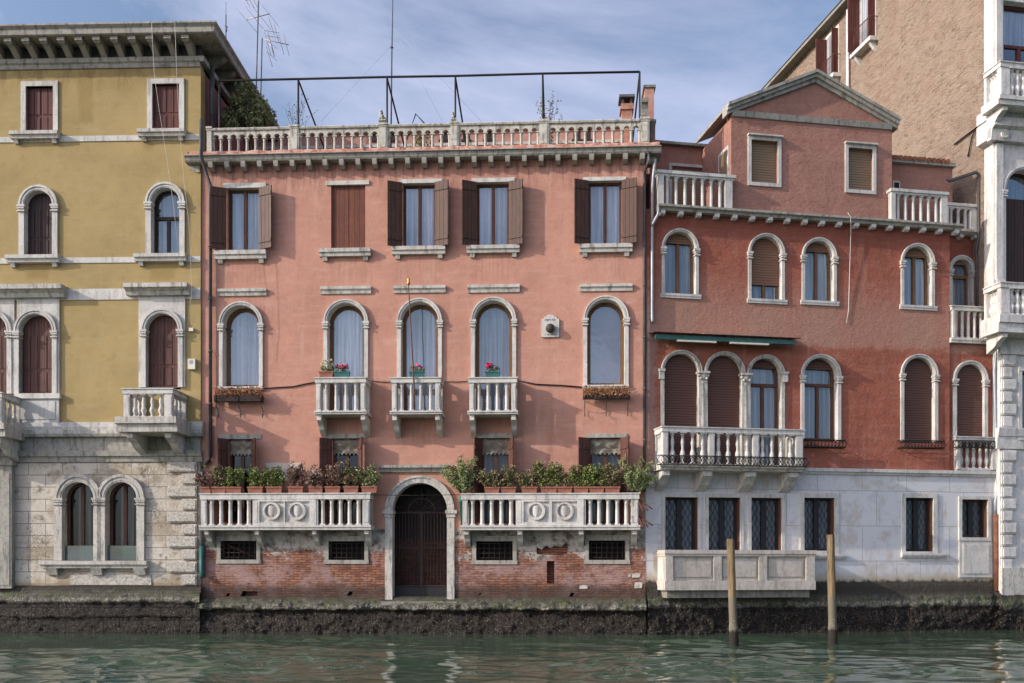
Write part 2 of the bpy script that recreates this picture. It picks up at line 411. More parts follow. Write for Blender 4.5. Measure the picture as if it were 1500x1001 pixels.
class Face:
    """a facade plane; photo measurements turn into metres along it"""
    def __init__(s, px0, depth0, ang):
        s.O = Vector(((px0-HX)/F*depth0, depth0)); s.ang = ang
        s.e = Vector((math.cos(ang), math.sin(ang))); s.n = Vector((math.sin(ang), -math.cos(ang)))
    def depth(s, px, d=0.0):
        r = Vector(((px-HX)/F, 1.0)); return (d+s.O.dot(s.n))/r.dot(s.n)
    def u(s, px, d=0.0):
        t = s.depth(px, d); return (Vector(((px-HX)/F*t, t))-s.O).dot(s.e)
    def z(s, px, py, d=0.0): return CZ+s.depth(px, d)*(HY-py)/F
    def b(s, x0, x1, y0, y1, d=0.0):
        xm = (x0+x1)/2
        return s.u(x0, d), s.u(x1, d), s.z(xm, y1, d), s.z(xm, y0, d)
    def root(s, name, label, cat, group=None):
        o = bpy.data.objects.new(name, None); COL.objects.link(o)
        o.location = (s.O.x, s.O.y, 0); o.rotation_euler = (0, 0, s.ang)
        return tag(o, label, cat, group)
    def thing(s, name, label, cat, u, d, z, group=None):
        o = bpy.data.objects.new(name, None); COL.objects.link(o)
        p = s.O+s.e*u+s.n*d
        o.location = (p.x, p.y, z); o.rotation_euler = (0, 0, s.ang)
        return tag(o, label, cat, group)

# ------------------------------------------------------------------ facade elements
def curtain_sheet(u0, u1, z0, z1, d, rng, amp=0.022, per=0.13):
    m = MB(); n = max(8, int((u1-u0)/0.02)); ph = rng.random()*6; vs = []
    for i in range(n+1):
        u = u0+(u1-u0)*i/n
        w = math.sin(2*math.pi*u/per+ph+0.9*math.sin(u*9+ph))*amp
        vs += [(u, d+w, z0), (u, d+w*0.7, z1)]
    m.add(vs, [(2*i, 2*i+2, 2*i+3, 2*i+1) for i in range(n)], True)
    return m

def sash(m, u0, u1, zb, zt, d, leaves=2, fw=0.07, mull=0.10, transom=None, arch_zs=None):
    """timber frame members; arch_zs = springing height of an arched head"""
    ztop = arch_zs if arch_zs is not None else zt
    m.box(u0, u0+fw, d-0.04, d+0.03, zb, ztop); m.box(u1-fw, u1, d-0.04, d+0.03, zb, ztop)
    m.box(u0+fw, u1-fw, d-0.04, d+0.03, zb, zb+fw)
    if arch_zs is not None:
        c = (u0+u1)/2; r = (u1-u0)/2; m.arch(c, arch_zs, r-fw, r+0.0, d-0.04, d+0.03)
    else: m.box(u0+fw, u1-fw, d-0.04, d+0.03, zt-fw, zt)
    mt = transom if transom is not None else (zt-fw if arch_zs is None else arch_zs+(u1-u0)/2-fw*0.6)
    if leaves == 2:
        c = (u0+u1)/2; m.box(c-mull/2, c+mull/2, d-0.038, d+0.045, zb+fw*0.5, mt)
    if transom is not None: m.box(u0+fw*0.7, u1-fw*0.7, d-0.036, d+0.05, transom-0.05, transom+0.05)

def pane_poly(m, poly, d): m.add([(a, d, b) for a, b in poly], [tuple(range(len(poly)))])

def leaf_open(root, u_h, side, w, ang, z0, z1, mat, d0=0.06):
    """shutter leaf swung open; side -1 opens to the left"""
    ca, sa = math.cos(ang), math.sin(ang); t = 0.045
    p = [(u_h, d0), (u_h+side*w*ca, d0+w*sa)]
    nx, nd = -sa*side*t, ca*t
    m = MB(); m.vert([p[0], p[1], (p[1][0]+nx, p[1][1]+nd), (p[0][0]+nx, p[0][1]+nd)], z0, z1)
    for zz in (z0+(z1-z0)*0.12, z0+(z1-z0)*0.88):     # ledges
        a = (u_h+nx*1.02, d0+nd*1.02); b = (p[1][0]+nx*1.02, p[1][1]+nd*1.02)
        m.vert([a, b, (b[0]+nx*0.5, b[1]+nd*0.5), (a[0]+nx*0.5, a[1]+nd*0.5)], zz-0.05, zz+0.05)
    o = m.build('shutter', mat, root)
    # iron latch
    q = (u_h+side*w*0.8*ca-sa*side*0.06, d0+w*0.8*sa+ca*0.06)
    m.cm = 0
    return o

def leaf_closed(root, u0, u1, z0, z1, d, mat, raised=True, arch=None):
    m = MB(); c = (u0+u1)/2
    if arch is not None:
        poly = archp(u0, u1, z0, arch); half = [p for p in poly if p[0] <= c+1e-6]
        for sgn in (-1, 1):
            pts = [(u0, z0), (c-0.006, z0)] if sgn < 0 else [(c+0.006, z0), (u1, z0)]
            r = (u1-u0)/2
            arcs = [(c+r*math.cos(a), arch+r*math.sin(a)) for a in [math.pi*(0.5+0.5*i/12) for i in range(13)]]
            if sgn < 0: P = [(u0, z0), (c-0.006, z0), (c-0.006, arch+r)]+arcs[1:]
            else: P = [(u1, z0), (u1, arch)]+[(2*c-a, b) for a, b in arcs[::-1]][1:-1]+[(c+0.006, arch+r), (c+0.006, z0)]
            mm = MB(); mm.prism(P, d-0.045, d)
            if raised: panels(mm, *( (u0, c-0.006) if sgn < 0 else (c+0.006, u1)), z0, arch, d)
            mm.build('shutter', mat, root)
        return
    for a, b in ((u0, c-0.006), (c+0.006, u1)):
        mm = MB(); mm.box(a, b, d-0.045, d, z0, z1)
        if raised: panels(mm, a, b, z0, z1, d)
        mm.build('shutter', mat, root)

def panels(mm, a, b, z0, z1, d):
    w = b-a; h = z1-z0
    for i in range(2):
        x0 = a+w*(0.08+0.46*i); x1 = x0+w*0.38
        for zz0, zz1 in ((z0+h*0.05, z0+h*0.36), (z0+h*0.42, z0+h*0.95)):
            mm.box(x0, x1, d, d+0.018, zz0, zz1)

def sill_block(u0, u1, z0, z1, proj, parent, mat='stone', brackets=True, bh=0.13):
    h = z1-z0; m = MB()
    m.prof([(0.0, z0), (proj*0.70, z0), (proj*0.78, z0+h*0.45), (proj, z0+h*0.5), (proj, z1), (0.0, z1+0.01), (-0.25, z1+0.01), (-0.25, z0)], u0, u1)
    o = m.build('sill', mat, parent)
    if brackets:
        for a in (u0+(u1-u0)*0.06, u1-(u1-u0)*0.06-0.15):
            b = MB(); b.prof([(0.0, z0-bh), (proj*0.35, z0-bh), (proj*0.6, z0-0.003), (0.0, z0-0.003)], a, a+0.15)
            b.build('sill_bracket', mat, parent)
    return o

def lintel_bar(u0, u1, z0, z1, proj, parent, mat='stone', name='lintel'):
    h = z1-z0; m = MB()
    m.prof([(-0.05, z0), (proj*0.45, z0), (proj*0.55, z0+h*0.35), (proj*0.8, z0+h*0.55), (proj, z0+h*0.6), (proj, z1), (-0.05, z1)], u0, u1)
    return m.build(name, mat, parent)

WALLS = {}
def hole(key, poly): WALLS.setdefault(key, []).append(poly)

def arch_window(f, root, key, ox0, ox1, ysp, ybot, wpx, style, mat='stone_clean', frame='frame', glass='glass', curtain='curtain',
                proud=0.07, rev=0.34, cap=True, sillpx=None, transom=None, leaves=2, blind=None, blind_z=None, seed=0, ring2=True, fw=0.07, curtain_span=(0, 1), capy=None, capout=1.0):
    """ox0..ox1 opening at springing ysp, down to ybot (photo pixels on the wall plane)"""
    rng = random.Random(seed+int(ox0))
    u0, u1 = f.u(ox0), f.u(ox1); xm = (ox0+ox1)/2
    zs, zb = f.z(xm, ysp), f.z(xm, ybot); r = (u1-u0)/2; c = (u0+u1)/2
    w = wpx*f.depth(xm)/F
    hole(key, archp(u0, u1, zb, zs, grow=w*0.4) if sillpx is None or True else None)
    # timber frame is the part itself
    if curtain == 'curtain': curtain = R.choice(('curtain', 'curtain_b', 'curtain_c'))
    m = MB(); d = -rev
    fr_t = zs+r
    if style in ('window', 'half'):
        tz = f.z(xm, transom) if transom else None
        sash(m, u0, u1, zb, fr_t, d, leaves, fw, 0.10, tz, zs)
    else:
        m.arch(c, zs, r-0.05, r+0.01, d-0.05, d+0.02); m.box(u0-0.01, u0+0.05, d-0.05, d+0.02, zb, zs); m.box(u1-0.05, u1+0.01, d-0.05, d+0.02, zb, zs)
    win = m.build('window', frame, root)
    # stone surround with moulded ring and pilaster jambs
    s = MB()
    s.arch(c, zs, r, r+w*0.62, -rev-0.06, proud)
    s.arch(c, zs, r+w*0.62+0.0005, r+w, -0.1, proud+0.035)
    if ring2: s.arch(c, zs, r+w*0.18, r+w*0.34, proud, proud+0.018)
    ch = 0.0
    if cap:
        ch = 0.19*capout
        for sg in (-1, 1):
            a = c+sg*(r-0.045); b = c+sg*(r+w+0.04)
            s.box(a+0.0*sg, b, -rev*0.6, proud+0.06, zs-0.07, zs)
            s.box(c+sg*(r-0.02), c+sg*(r+w+0.03), -rev*0.6, proud+0.045, zs-0.13, zs-0.0705)
            s.box(c+sg*(r-0.035), c+sg*(r+w+0.04), -rev*0.6, proud+0.055, zs-ch-0.035, zs-ch)
    for sg in (-1, 1):
        s.box(c+sg*r, c+sg*(r+w), -rev-0.06, proud, zb, zs-(0.1305 if cap else 0.0))
    s.build('surround', mat, win)
    if sillpx is not None:
        sx0, sx1, sy0, sy1, pr = sillpx
        a, b, q0, q1 = f.b(sx0, sx1, sy0, sy1); sill_block(a, b, q0, q1, pr, win, mat, pr > 0.12)
    inner = archp(u0+0.01, u1-0.01, zb, zs)
    if style in ('window', 'half'):
        p = MB(); pane_poly(p, inner, d-0.01); p.build('pane', glass, win, False)
        if curtain and curtain != 'none':
            q0 = u0+(u1-u0)*curtain_span[0]; q1 = u0+(u1-u0)*curtain_span[1]
            curtain_sheet(q0, q1, zb, zs+r, d-0.10, rng).build('curtain', curtain, win)
        if curtain_span != (0, 1) or curtain in (None, 'none'):
            p = MB(); p.box(u0-0.02, u1+0.02, d-0.15, d-0.14, zb, zs+r); p.build('unlit_room_sheet', 'dark', win)  # black sheet in place of the room's darkness
    if blind is not None:
        bz = zb if blind_z is None else f.z(xm, blind_z)
        p = MB()
        if bz <= zs: poly = archp(u0+0.004, u1-0.004, bz, zs)
        else:
            h = bz-zs; a0 = math.asin(min(0.999, h/r)); poly = [(c+(r-0.004)*math.cos(a0+(math.pi-2*a0)*i/20), zs+(r-0.004)*math.sin(a0+(math.pi-2*a0)*i/20)) for i in range(21)]
        p.prism(poly, d+0.052, d+0.075); p.build('roller_blind', blind, win)
    if style == 'shut':
        leaf_closed(win, u0+0.004, u1-0.004, zb, zs+r, d+0.06, blind_mat_or(frame), True, zs)
    return win, (u0, u1, zb, zs, r, w, c)

def blind_mat_or(fr): return {'frame_dark': 'shutter_dark', 'frame': 'shutter_rust'}.get(fr, 'shutter_rust')
MT['shutter_dark'] = wood('dark brown shutter', (0.050, 0.026, 0.024), 0.12)

def rect_window(f, root, key, ox0, ox1, oy0, oy1, frame='frame', glass='glass', curtain='curtain', rev=0.24, surround=0, surmat='stone_clean',
                lintel=None, sill=None, leaves=2, shut=None, open_l=None, open_r=None, blind=None, seed=0, smat='shutter_brown', valance=False, proud=0.05, lattice=False, transom=None, nosill_surround=False):
    rng = random.Random(seed+int(ox0)*3)
    u0, u1, zb, zt = f.b(ox0, ox1, oy0, oy1); xm = (ox0+ox1)/2; d = -rev
    hole(key, rectp(u0, u1, zb, zt))
    m = MB(); g = 0.0
    if surround: w = surround*f.depth(xm)/F
    tz = f.z(xm, transom) if transom else None
    if curtain == 'curtain': curtain = R.choice(('curtain', 'curtain', 'curtain_b', 'curtain_c'))
    sash(m, u0+0.003, u1-0.003, zb+0.003, zt-0.003, d, leaves, 0.075, 0.11, tz)
    win = m.build('window', frame, root)
    p = MB(); pane_poly(p, rectp(u0, u1, zb, zt), d-0.01); p.build('pane', glass, win, False)
    if shut is None and blind is None:
        if curtain: curtain_sheet(u0, u1, zb, zt, d-0.10, rng).build('curtain', curtain, win)
        else:
            p = MB(); p.box(u0-0.02, u1+0.02, d-0.15, d-0.14, zb, zt); p.build('unlit_room_sheet', 'dark', win)
    if surround:
        s = MB(); pr = proud
        zl = zb-(0 if nosill_surround else w)
        s.box(u0-w, u0, -0.10, pr, zb, zt); s.box(u1, u1+w, -0.10, pr, zb, zt)
        s.box(u0-w, u1+w, -0.10, pr, zt, zt+w)
        if not nosill_surround: s.box(u0-w, u1+w, -0.10, pr+0.012, zb-w, zb)
        s.build('surround', surmat, win)
    if lintel:
        a, b, q0, q1 = f.b(*lintel[:4]); s = MB(); s.box(a, b, -0.2, lintel[4], q0, q1); s.build('lintel', surmat, win)
    if sill:
        a, b, q0, q1 = f.b(*sill[:4]); sill_block(a, b, q0, q1, sill[4], win, 'stone' if len(sill) < 6 else sill[5])
    if shut: leaf_closed(win, u0+0.004, u1-0.004, zb, zt, -0.10 if shut == 'deep' else -0.07, smat, shut != 'plain')
    if blind:
        p = MB(); p.box(u0+0.004, u1-0.004, -0.16, -0.13, zb+0.004, zt-0.10); p.build('roller_blind', blind, win)
        p = MB(); p.box(u0+0.004, u1-0.004, -0.20, -0.06, zt-0.09, zt-0.004); p.build('blind_box', frame, win)
    if open_l:
        w, a = open_l; leaf_open(win, u0-0.01, -1, w, a, zb+0.02, zt-0.02, smat)
    if open_r:
        w, a = open_r; leaf_open(win, u1+0.01, 1, w, a, zb+0.02, zt-0.02, smat)
    if valance:
        hgt = min(0.52, (zt-zb)*0.30); m = MB(); n = 40; vs = []
        for i in range(n+1):
            u = u0+0.02+(u1-u0-0.04)*i/n
            for k in range(6):
                q = k/5; zz = zt-0.02-hgt*q
                if k == 5: zz += 0.05*(1 if (i//3) % 2 else 0)
                vs.append((u, d+0.10+0.05*math.sin(q*7+0.6*math.sin(i*0.35+q*3)), zz))
        m.add(vs, [(i*6+k, i*6+6+k, i*6+7+k, i*6+k+1) for i in range(n) for k in range(5)])
        m.build('valance', 'canvas', win)
    if lattice:
        for a_, b_ in ((u0+0.001, u0+0.035), (u1-0.035, u1-0.001)): m = MB(); m.box(a_, b_, d+0.03, -0.03, zb+0.003, zt-0.003); m.build('jamb_lining', 'frame', win)
        m = MB()
        for a_, b_ in ((u0+0.036, u0+0.11), (u1-0.11, u1-0.036), ((u0+u1)/2-0.09, (u0+u1)/2+0.09)): m.box(a_, b_, d-0.02, d+0.05, zb+0.02, zt-0.02)
        m.build('casement', 'iron', win)
        m = MB(); step = 0.17; hh = zt-zb
        for sx0, sx1 in ((u0+0.07, (u0+u1)/2-0.05), ((u0+u1)/2+0.05, u1-0.07)):
            ww = sx1-sx0; sz = 0.34
            k = -int(hh/sz)-2
            for sgn in (1, -1):
                for j in range(-int(ww/step)-14, int(ww/step)+14):
                    # line u = a + sgn*(z-zb)*step/sz, clipped to the leaf
                    a = sx0+j*step if sgn > 0 else sx0+j*step
                    ts = sorted([(sx0-a)*sgn*sz/step, (sx1-a)*sgn*sz/step])
                    t0, t1 = max(0, ts[0]), min(hh, ts[1])
                    if t1-t0 < 0.03: continue
                    m.tube([(a+sgn*t0*step/sz, d+0.02, zb+t0), (a+sgn*t1*step/sz, d+0.02, zb+t1)], 0.009, 4)
        m.build('iron_lattice', 'iron', win)
    return win

def vase_profile(h, r):
    P = [(0.9, 0), (0.9, 0.07), (0.55, 0.09), (0.5, 0.13), (0.95, 0.27), (1.0, 0.33), (0.75, 0.42), (0.5, 0.48), (0.62, 0.50), (0.5, 0.52), (0.62, 0.60), (0.72, 0.68), (0.55, 0.80), (0.42, 0.88), (0.7, 0.91), (0.85, 0.94), (0.85, 1.0)]
    return [(a*r, b*h) for a, b in P]
def column_profile(h, r):
    P = [(1.25, 0), (1.25, 0.05), (0.98, 0.08), (0.95, 0.5), (0.86, 0.84), (1.05, 0.855), (0.9, 0.875), (1.3, 0.965), (1.35, 0.97), (1.35, 1.0)]
    return [(a*r, b*h) for a, b in P]

def balusters(parent, mesh_mb, pts, mat):
    o = None
    for (u, d, z) in pts:
        if o is None:
            o = mesh_mb.build('baluster', mat, parent); o.location = (u, -d, z)
        else: dup(o, parent, u, d, z)

def scroll_bracket(u0, u1, ztop, h, proj, parent, mat, name='bracket'):
    m = MB(); P = []
    for i in range(13):
        t = i/12; P.append((proj*(1-t**1.5)*(0.92+0.08*math.cos(t*9)), ztop-0.12*0-h*(0.22+0.78*t)))
    m.prof([(-0.02, ztop), (proj, ztop)]+P+[(-0.02, ztop-h)], u0, u1)
    w = (u1-u0)
    m.prof([(proj*0.98, ztop-0.01), (proj+0.03, ztop-0.02), (proj+0.03, ztop-h*0.26), (proj*0.95, ztop-h*0.3)], u0+w*0.12, u1-w*0.12)
    return m.build(name, mat, parent)

def balcony(f, root, x0, x1, ytop, ybase, yslab, proj, piers, nb, kind='column', mat='stone_clean', brackets=(), bh=0.6, side_n=1, rail_h=0.14, r=0.055, slab_extra=0.06, slabmat=None, panel=None, name='balcony', bproj=None):
    """x0..x1, ytop, ybase measured on the balcony's front plane at distance proj"""
    xm = (x0+x1)/2
    u0, u1 = f.u(x0, proj), f.u(x1, proj)
    zt, zb, zs = f.z(xm, ytop, proj), f.z(xm, ybase, proj), f.z(xm, yslab, proj)
    e = slab_extra; m = MB()
    m.prof([(0, zs), (proj+e*0.4, zs), (proj+e*0.5, zs+(zb-zs)*0.5), (proj+e, zs+(zb-zs)*0.55), (proj+e, zb), (0, zb)], u0-e, u1+e)
    bal = m.build(name, slabmat or mat, root)
    t = 0.20
    m = MB(); m.vert([(u0-0.03, 0), (u0-0.03, proj+0.03), (u1+0.03, proj+0.03), (u1+0.03, 0), (u1-t, 0), (u1-t, proj-t), (u0+t, proj-t), (u0+t, 0)], zt-rail_h, zt-0.035)
    m.vert([(u0-0.06, 0), (u0-0.06, proj+0.06), (u1+0.06, proj+0.06), (u1+0.06, 0), (u1-t-0.03, 0), (u1-t-0.03, proj-t-0.03), (u0+t+0.03, proj-t-0.03), (u0+t+0.03, 0)], zt-0.0345, zt)
    m.build('handrail', mat, bal)
    zr = zt-rail_h; P = []
    pu = [(f.u(a, proj), f.u(b, proj)) for a, b in piers]
    for a, b in pu:
        q = MB(); q.box(a, b, proj-0.19, proj, zb, zr)
        if b-a > 0.12: q.box(a+0.03, b-0.03, proj, proj+0.012, zb+0.08, zr-0.08)
        q.build('pier', mat, bal)
    for (a, b) in ((pu[0][0], pu[0][1]), (pu[-1][0], pu[-1][1])):
        q = MB(); q.box(a, b, 0.0, 0.12, zb, zr); q.build('pier', mat, bal)
    pts = []
    nb = list(nb) if isinstance(nb, (list, tuple)) else [nb]*(len(pu)-1)
    for (l, rr), n in zip(zip(pu[:-1], pu[1:]), nb):
        for i in range(n): pts.append((l[1]+(rr[0]-l[1])*(i+0.5+0.0)/n if n > 0 else 0, proj-0.095, zb))
    for i in range(side_n):
        dd = 0.12+(proj-0.19-0.12)*(i+0.5)/max(side_n, 1)
        pts.append(((pu[0][0]+pu[0][1])/2, dd, zb)); pts.append(((pu[-1][0]+pu[-1][1])/2, dd, zb))
    h = zr-zb
    bm_ = MB().lathe(column_profile(h, r) if kind == 'column' else vase_profile(h, r), 0, 0, 10)
    rr = r*1.3
    bm_.box(-rr, rr, -rr, rr, 0, h*0.045); bm_.box(-rr, rr, -rr, rr, h*0.965, h)
    balusters(bal, bm_, pts, mat)
    for (a, b) in brackets:
        ua, ub = f.u(a, proj), f.u(b, proj)
        scroll_bracket(ua, ub, zs-0.002, bh, (bproj or proj*0.92), bal, mat)
    return bal, (u0, u1, zb, zt, zs)

# ================================================================== the setting: water
def make_water():
    rng = np.random.default_rng(3)
    xs = np.concatenate([-np.geomspace(22, 900, 26)[::-1]+0.0, np.arange(-21.9, 22, 0.10), np.geomspace(22, 900, 26)])
    ys = np.concatenate([-np.geomspace(1, 900, 24)[::-1], np.arange(-0.5, 15.5, 0.5), np.arange(15.6, 34.6, 0.075), np.geomspace(34.8, 900, 24)])
    X, Y = np.meshgrid(xs, ys)
    H = np.zeros_like(X)
    for i in range(90):
        lam = 0.5*(4.6/0.5)**rng.random()
        th = math.radians(80)+rng.normal(0, 0.62)
        k = 2*math.pi/lam; a = 0.0034*lam**0.80
        ph = rng.random()*7
        q = np.sin(k*(X*math.cos(th)+Y*math.sin(th))+ph+0.8*np.sin(0.35*X+0.22*Y*rng.normal()+ph))
        H += a*q
    env = 0.7+0.5*np.sin(0.31*X+0.4*Y+1)*np.sin(0.23*X-0.5*Y+2)
    H *= env
    fade = np.clip((40-np.abs(X))/15, 0, 1)*np.clip((60-np.abs(Y))/20, 0, 1)
    calm = 1-0.55*np.clip((Y-27)/4, 0, 1)
    H = H*fade*calm
    ny, nx = X.shape
    co = np.stack([X, Y, H], -1).reshape(-1, 3)
    idx = np.arange(nx*ny).reshape(ny, nx)
    fc = np.stack([idx[:-1, :-1], idx[:-1, 1:], idx[1:, 1:], idx[1:, :-1]], -1).reshape(-1, 4)
    me = bpy.data.meshes.new('canal_water')
    me.vertices.add(len(co)); me.vertices.foreach_set('co', co.ravel())
    me.loops.add(fc.size); me.loops.foreach_set('vertex_index', fc.ravel())
    me.polygons.add(len(fc)); me.polygons.foreach_set('loop_start', np.arange(len(fc))*4)
    me.polygons.foreach_set('use_smooth', np.ones(len(fc), bool))
    me.update(); me.validate()
    s = NT('canal water', 0.06, 0.5)
    n = s.noise(0.25, 3)
    s.col(s.mix(n, (0.034, 0.056, 0.033), (0.048, 0.074, 0.045)))
    s.b.inputs['IOR'].default_value = 1.33
    h = s.math('ADD', s.noise(3.2, 3, 0.5, sc=(0.6, 1.6, 1)), s.math('MULTIPLY', s.noise(9, 3, 0.5, sc=(0.6, 1.5, 1)), 0.3))
    s.bump(h, 0.22, 0.02)
    me.materials.append(s.m)
    o = bpy.data.objects.new('canal_water', me); COL.objects.link(o); tag(o, kind='structure')
make_water()

def foundation(f, root, key, prof, u0, u1, mat, amp=0.05, seed=1, step=0.042):
    """rough mussel-grown base: prof = [(d, z, roughness)] from top to bottom"""
    pts = []
    for (a, b) in zip(prof[:-1], prof[1:]):
        L = math.hypot(b[0]-a[0], b[1]-a[1]); n = max(1, int(L/step))
        for i in range(n): t = i/n; pts.append(tuple(a[k]+(b[k]-a[k])*t for k in range(3)))
    pts.append(prof[-1])
    nu = int((u1-u0)/step); vs = []
    for i in range(nu+1):
        u = u0+(u1-u0)*i/nu
        for (d, z, k) in pts:
            p = Vector((u*1.0+seed*13, d*1.0, z*1.0))
            q = mnoise.fractal(p*2.2, 1.0, 2.0, 4)*0.8+mnoise.fractal(p*8.0, 0.6, 2.0, 3)*0.45
            q2 = mnoise.noise(Vector((u*0.55+seed, z*0.4, 3.0)))
            wv = mnoise.noise(Vector((u*0.8+seed*3, 0.3, 7))); wv2 = mnoise.noise(Vector((u*2.6+seed*5, 1.3, 2)))
            off = amp*k*(q+q2*0.7)-min(k, 1)*max(0.0, wv*0.16+wv2*0.07)*(1 if z > 0.6 else 0.3)
            z = z+min(k, 1)*0.05*(wv+wv2) if z > 0.3 else z
            vs.append((u, d+off, z+amp*0.35*k*mnoise.noise(p*6+Vector((9, 9, 9)))))
    m = len(pts)
    mb = MB(); mb.add(vs, [(i*m+j, i*m+j+1, (i+1)*m+j+1, (i+1)*m+j) for i in range(nu) for j in range(m-1)], True)
    return mb.build('foundation', mat, root)

def algae_mat(name, zl, blocks=False):
    """mossy ledge down to the black mussel band; zl = height of the ledge"""
    s = NT(name, 0.85, 0.25)
    nz = s.noise(3, 6, 0.65)
    zz = s.math('ADD', s.z, s.math('MULTIPLY', s.math('SUBTRACT', nz, 0.5), 0.22))
    speck = s.voro(15)
    black = s.mix(s.mr(s.noise(11, 7, 0.8), 0.46, 0.66), (0.006, 0.005, 0.005), (0.045, 0.033, 0.025))
    black = s.mix(s.math('MULTIPLY', s.mr(speck, 0.30, 0.16), s.mr(s.noise(5, 5, 0.75), 0.45, 0.58)), black, (0.30, 0.27, 0.22))
    moss = s.mix(s.mr(s.noise(2.0, 6, 0.7, off=(3, 0, 3)), 0.42, 0.66), (0.105, 0.095, 0.075), (0.075, 0.090, 0.034))
    moss = s.mix(s.mr(s.noise(6, 6, 0.7, off=(1, 5, 2)), 0.5, 0.7), moss, (0.21, 0.20, 0.155))
    moss = s.mix(s.mr(s.noise(4, 5, 0.7, off=(7, 5, 2)), 0.50, 0.68), moss, (0.024, 0.024, 0.018))
    fine = s.mr(s.noise(1.0, 7, 0.8, sc=(24, 24, 7), off=(3, 3, 3)), 0.46, 0.62)
    black = s.mix(s.math('MULTIPLY', fine, 0.6), black, (0.095, 0.070, 0.050))
    if blocks:
        b_, bf_ = s.brick(1.25, 0.42, 0.03, (1, 1, 1), (0.7, 0.7, 0.7), (0.15, 0.15, 0.15)); black = s.mix(1.0, black, b_, 'MULTIPLY')
    crust = s.mix(s.mr(s.noise(20, 6, 0.8, off=(1, 1, 6)), 0.40, 0.62), (0.05, 0.045, 0.035), (0.42, 0.39, 0.32))
    moss = s.mix(s.math('MULTIPLY', s.mr(zz, zl+0.04, zl-0.06), s.mr(s.noise(2.4, 5, 0.7, off=(8, 1, 1)), 0.40, 0.56)), moss, crust)
    c = s.mix(s.mr(zz, zl-0.22, zl-0.13), black, moss)
    top = s.mix(s.noise(4, 5), (0.030, 0.026, 0.022), (0.070, 0.058, 0.045))
    c = s.mix(s.mr(zz, zl+0.10, zl+0.26), c, top)
    s.col(c); weed = s.noise(1.0, 7, 0.75, sc=(20, 20, 7)); s.bump(s.math('ADD', s.math('ADD', weed, s.math('MULTIPLY', s.noise(5, 6, 0.7), 0.8)), s.math('MULTIPLY', speck, 0.35)), 1.0, 0.10)
    s.b.inputs['Roughness'].default_value = 0.6
    MT[name] = s.m

def cornice_corbels(parent, name, mesh, n, ua, ub, d, z, mat):
    o = None
    for i in range(n):
        u = ua+(ub-ua)*i/(n-1)
        if o is None: o = mesh.build(name, mat, parent); o.location = (u, -d, z)
        else: dup(o, parent, u, d, z)

# ================================================================== PINK PALAZZO
P = Face(294, 32.36, math.atan(-0.049))
pink = P.root('pink_palazzo', 'salmon pink palazzo with white balconies and a stone balustrade round its roof terrace', 'building')
PU1 = P.u(945.5)
def pz(y, x=620, d=0): return P.z(x, y, d)

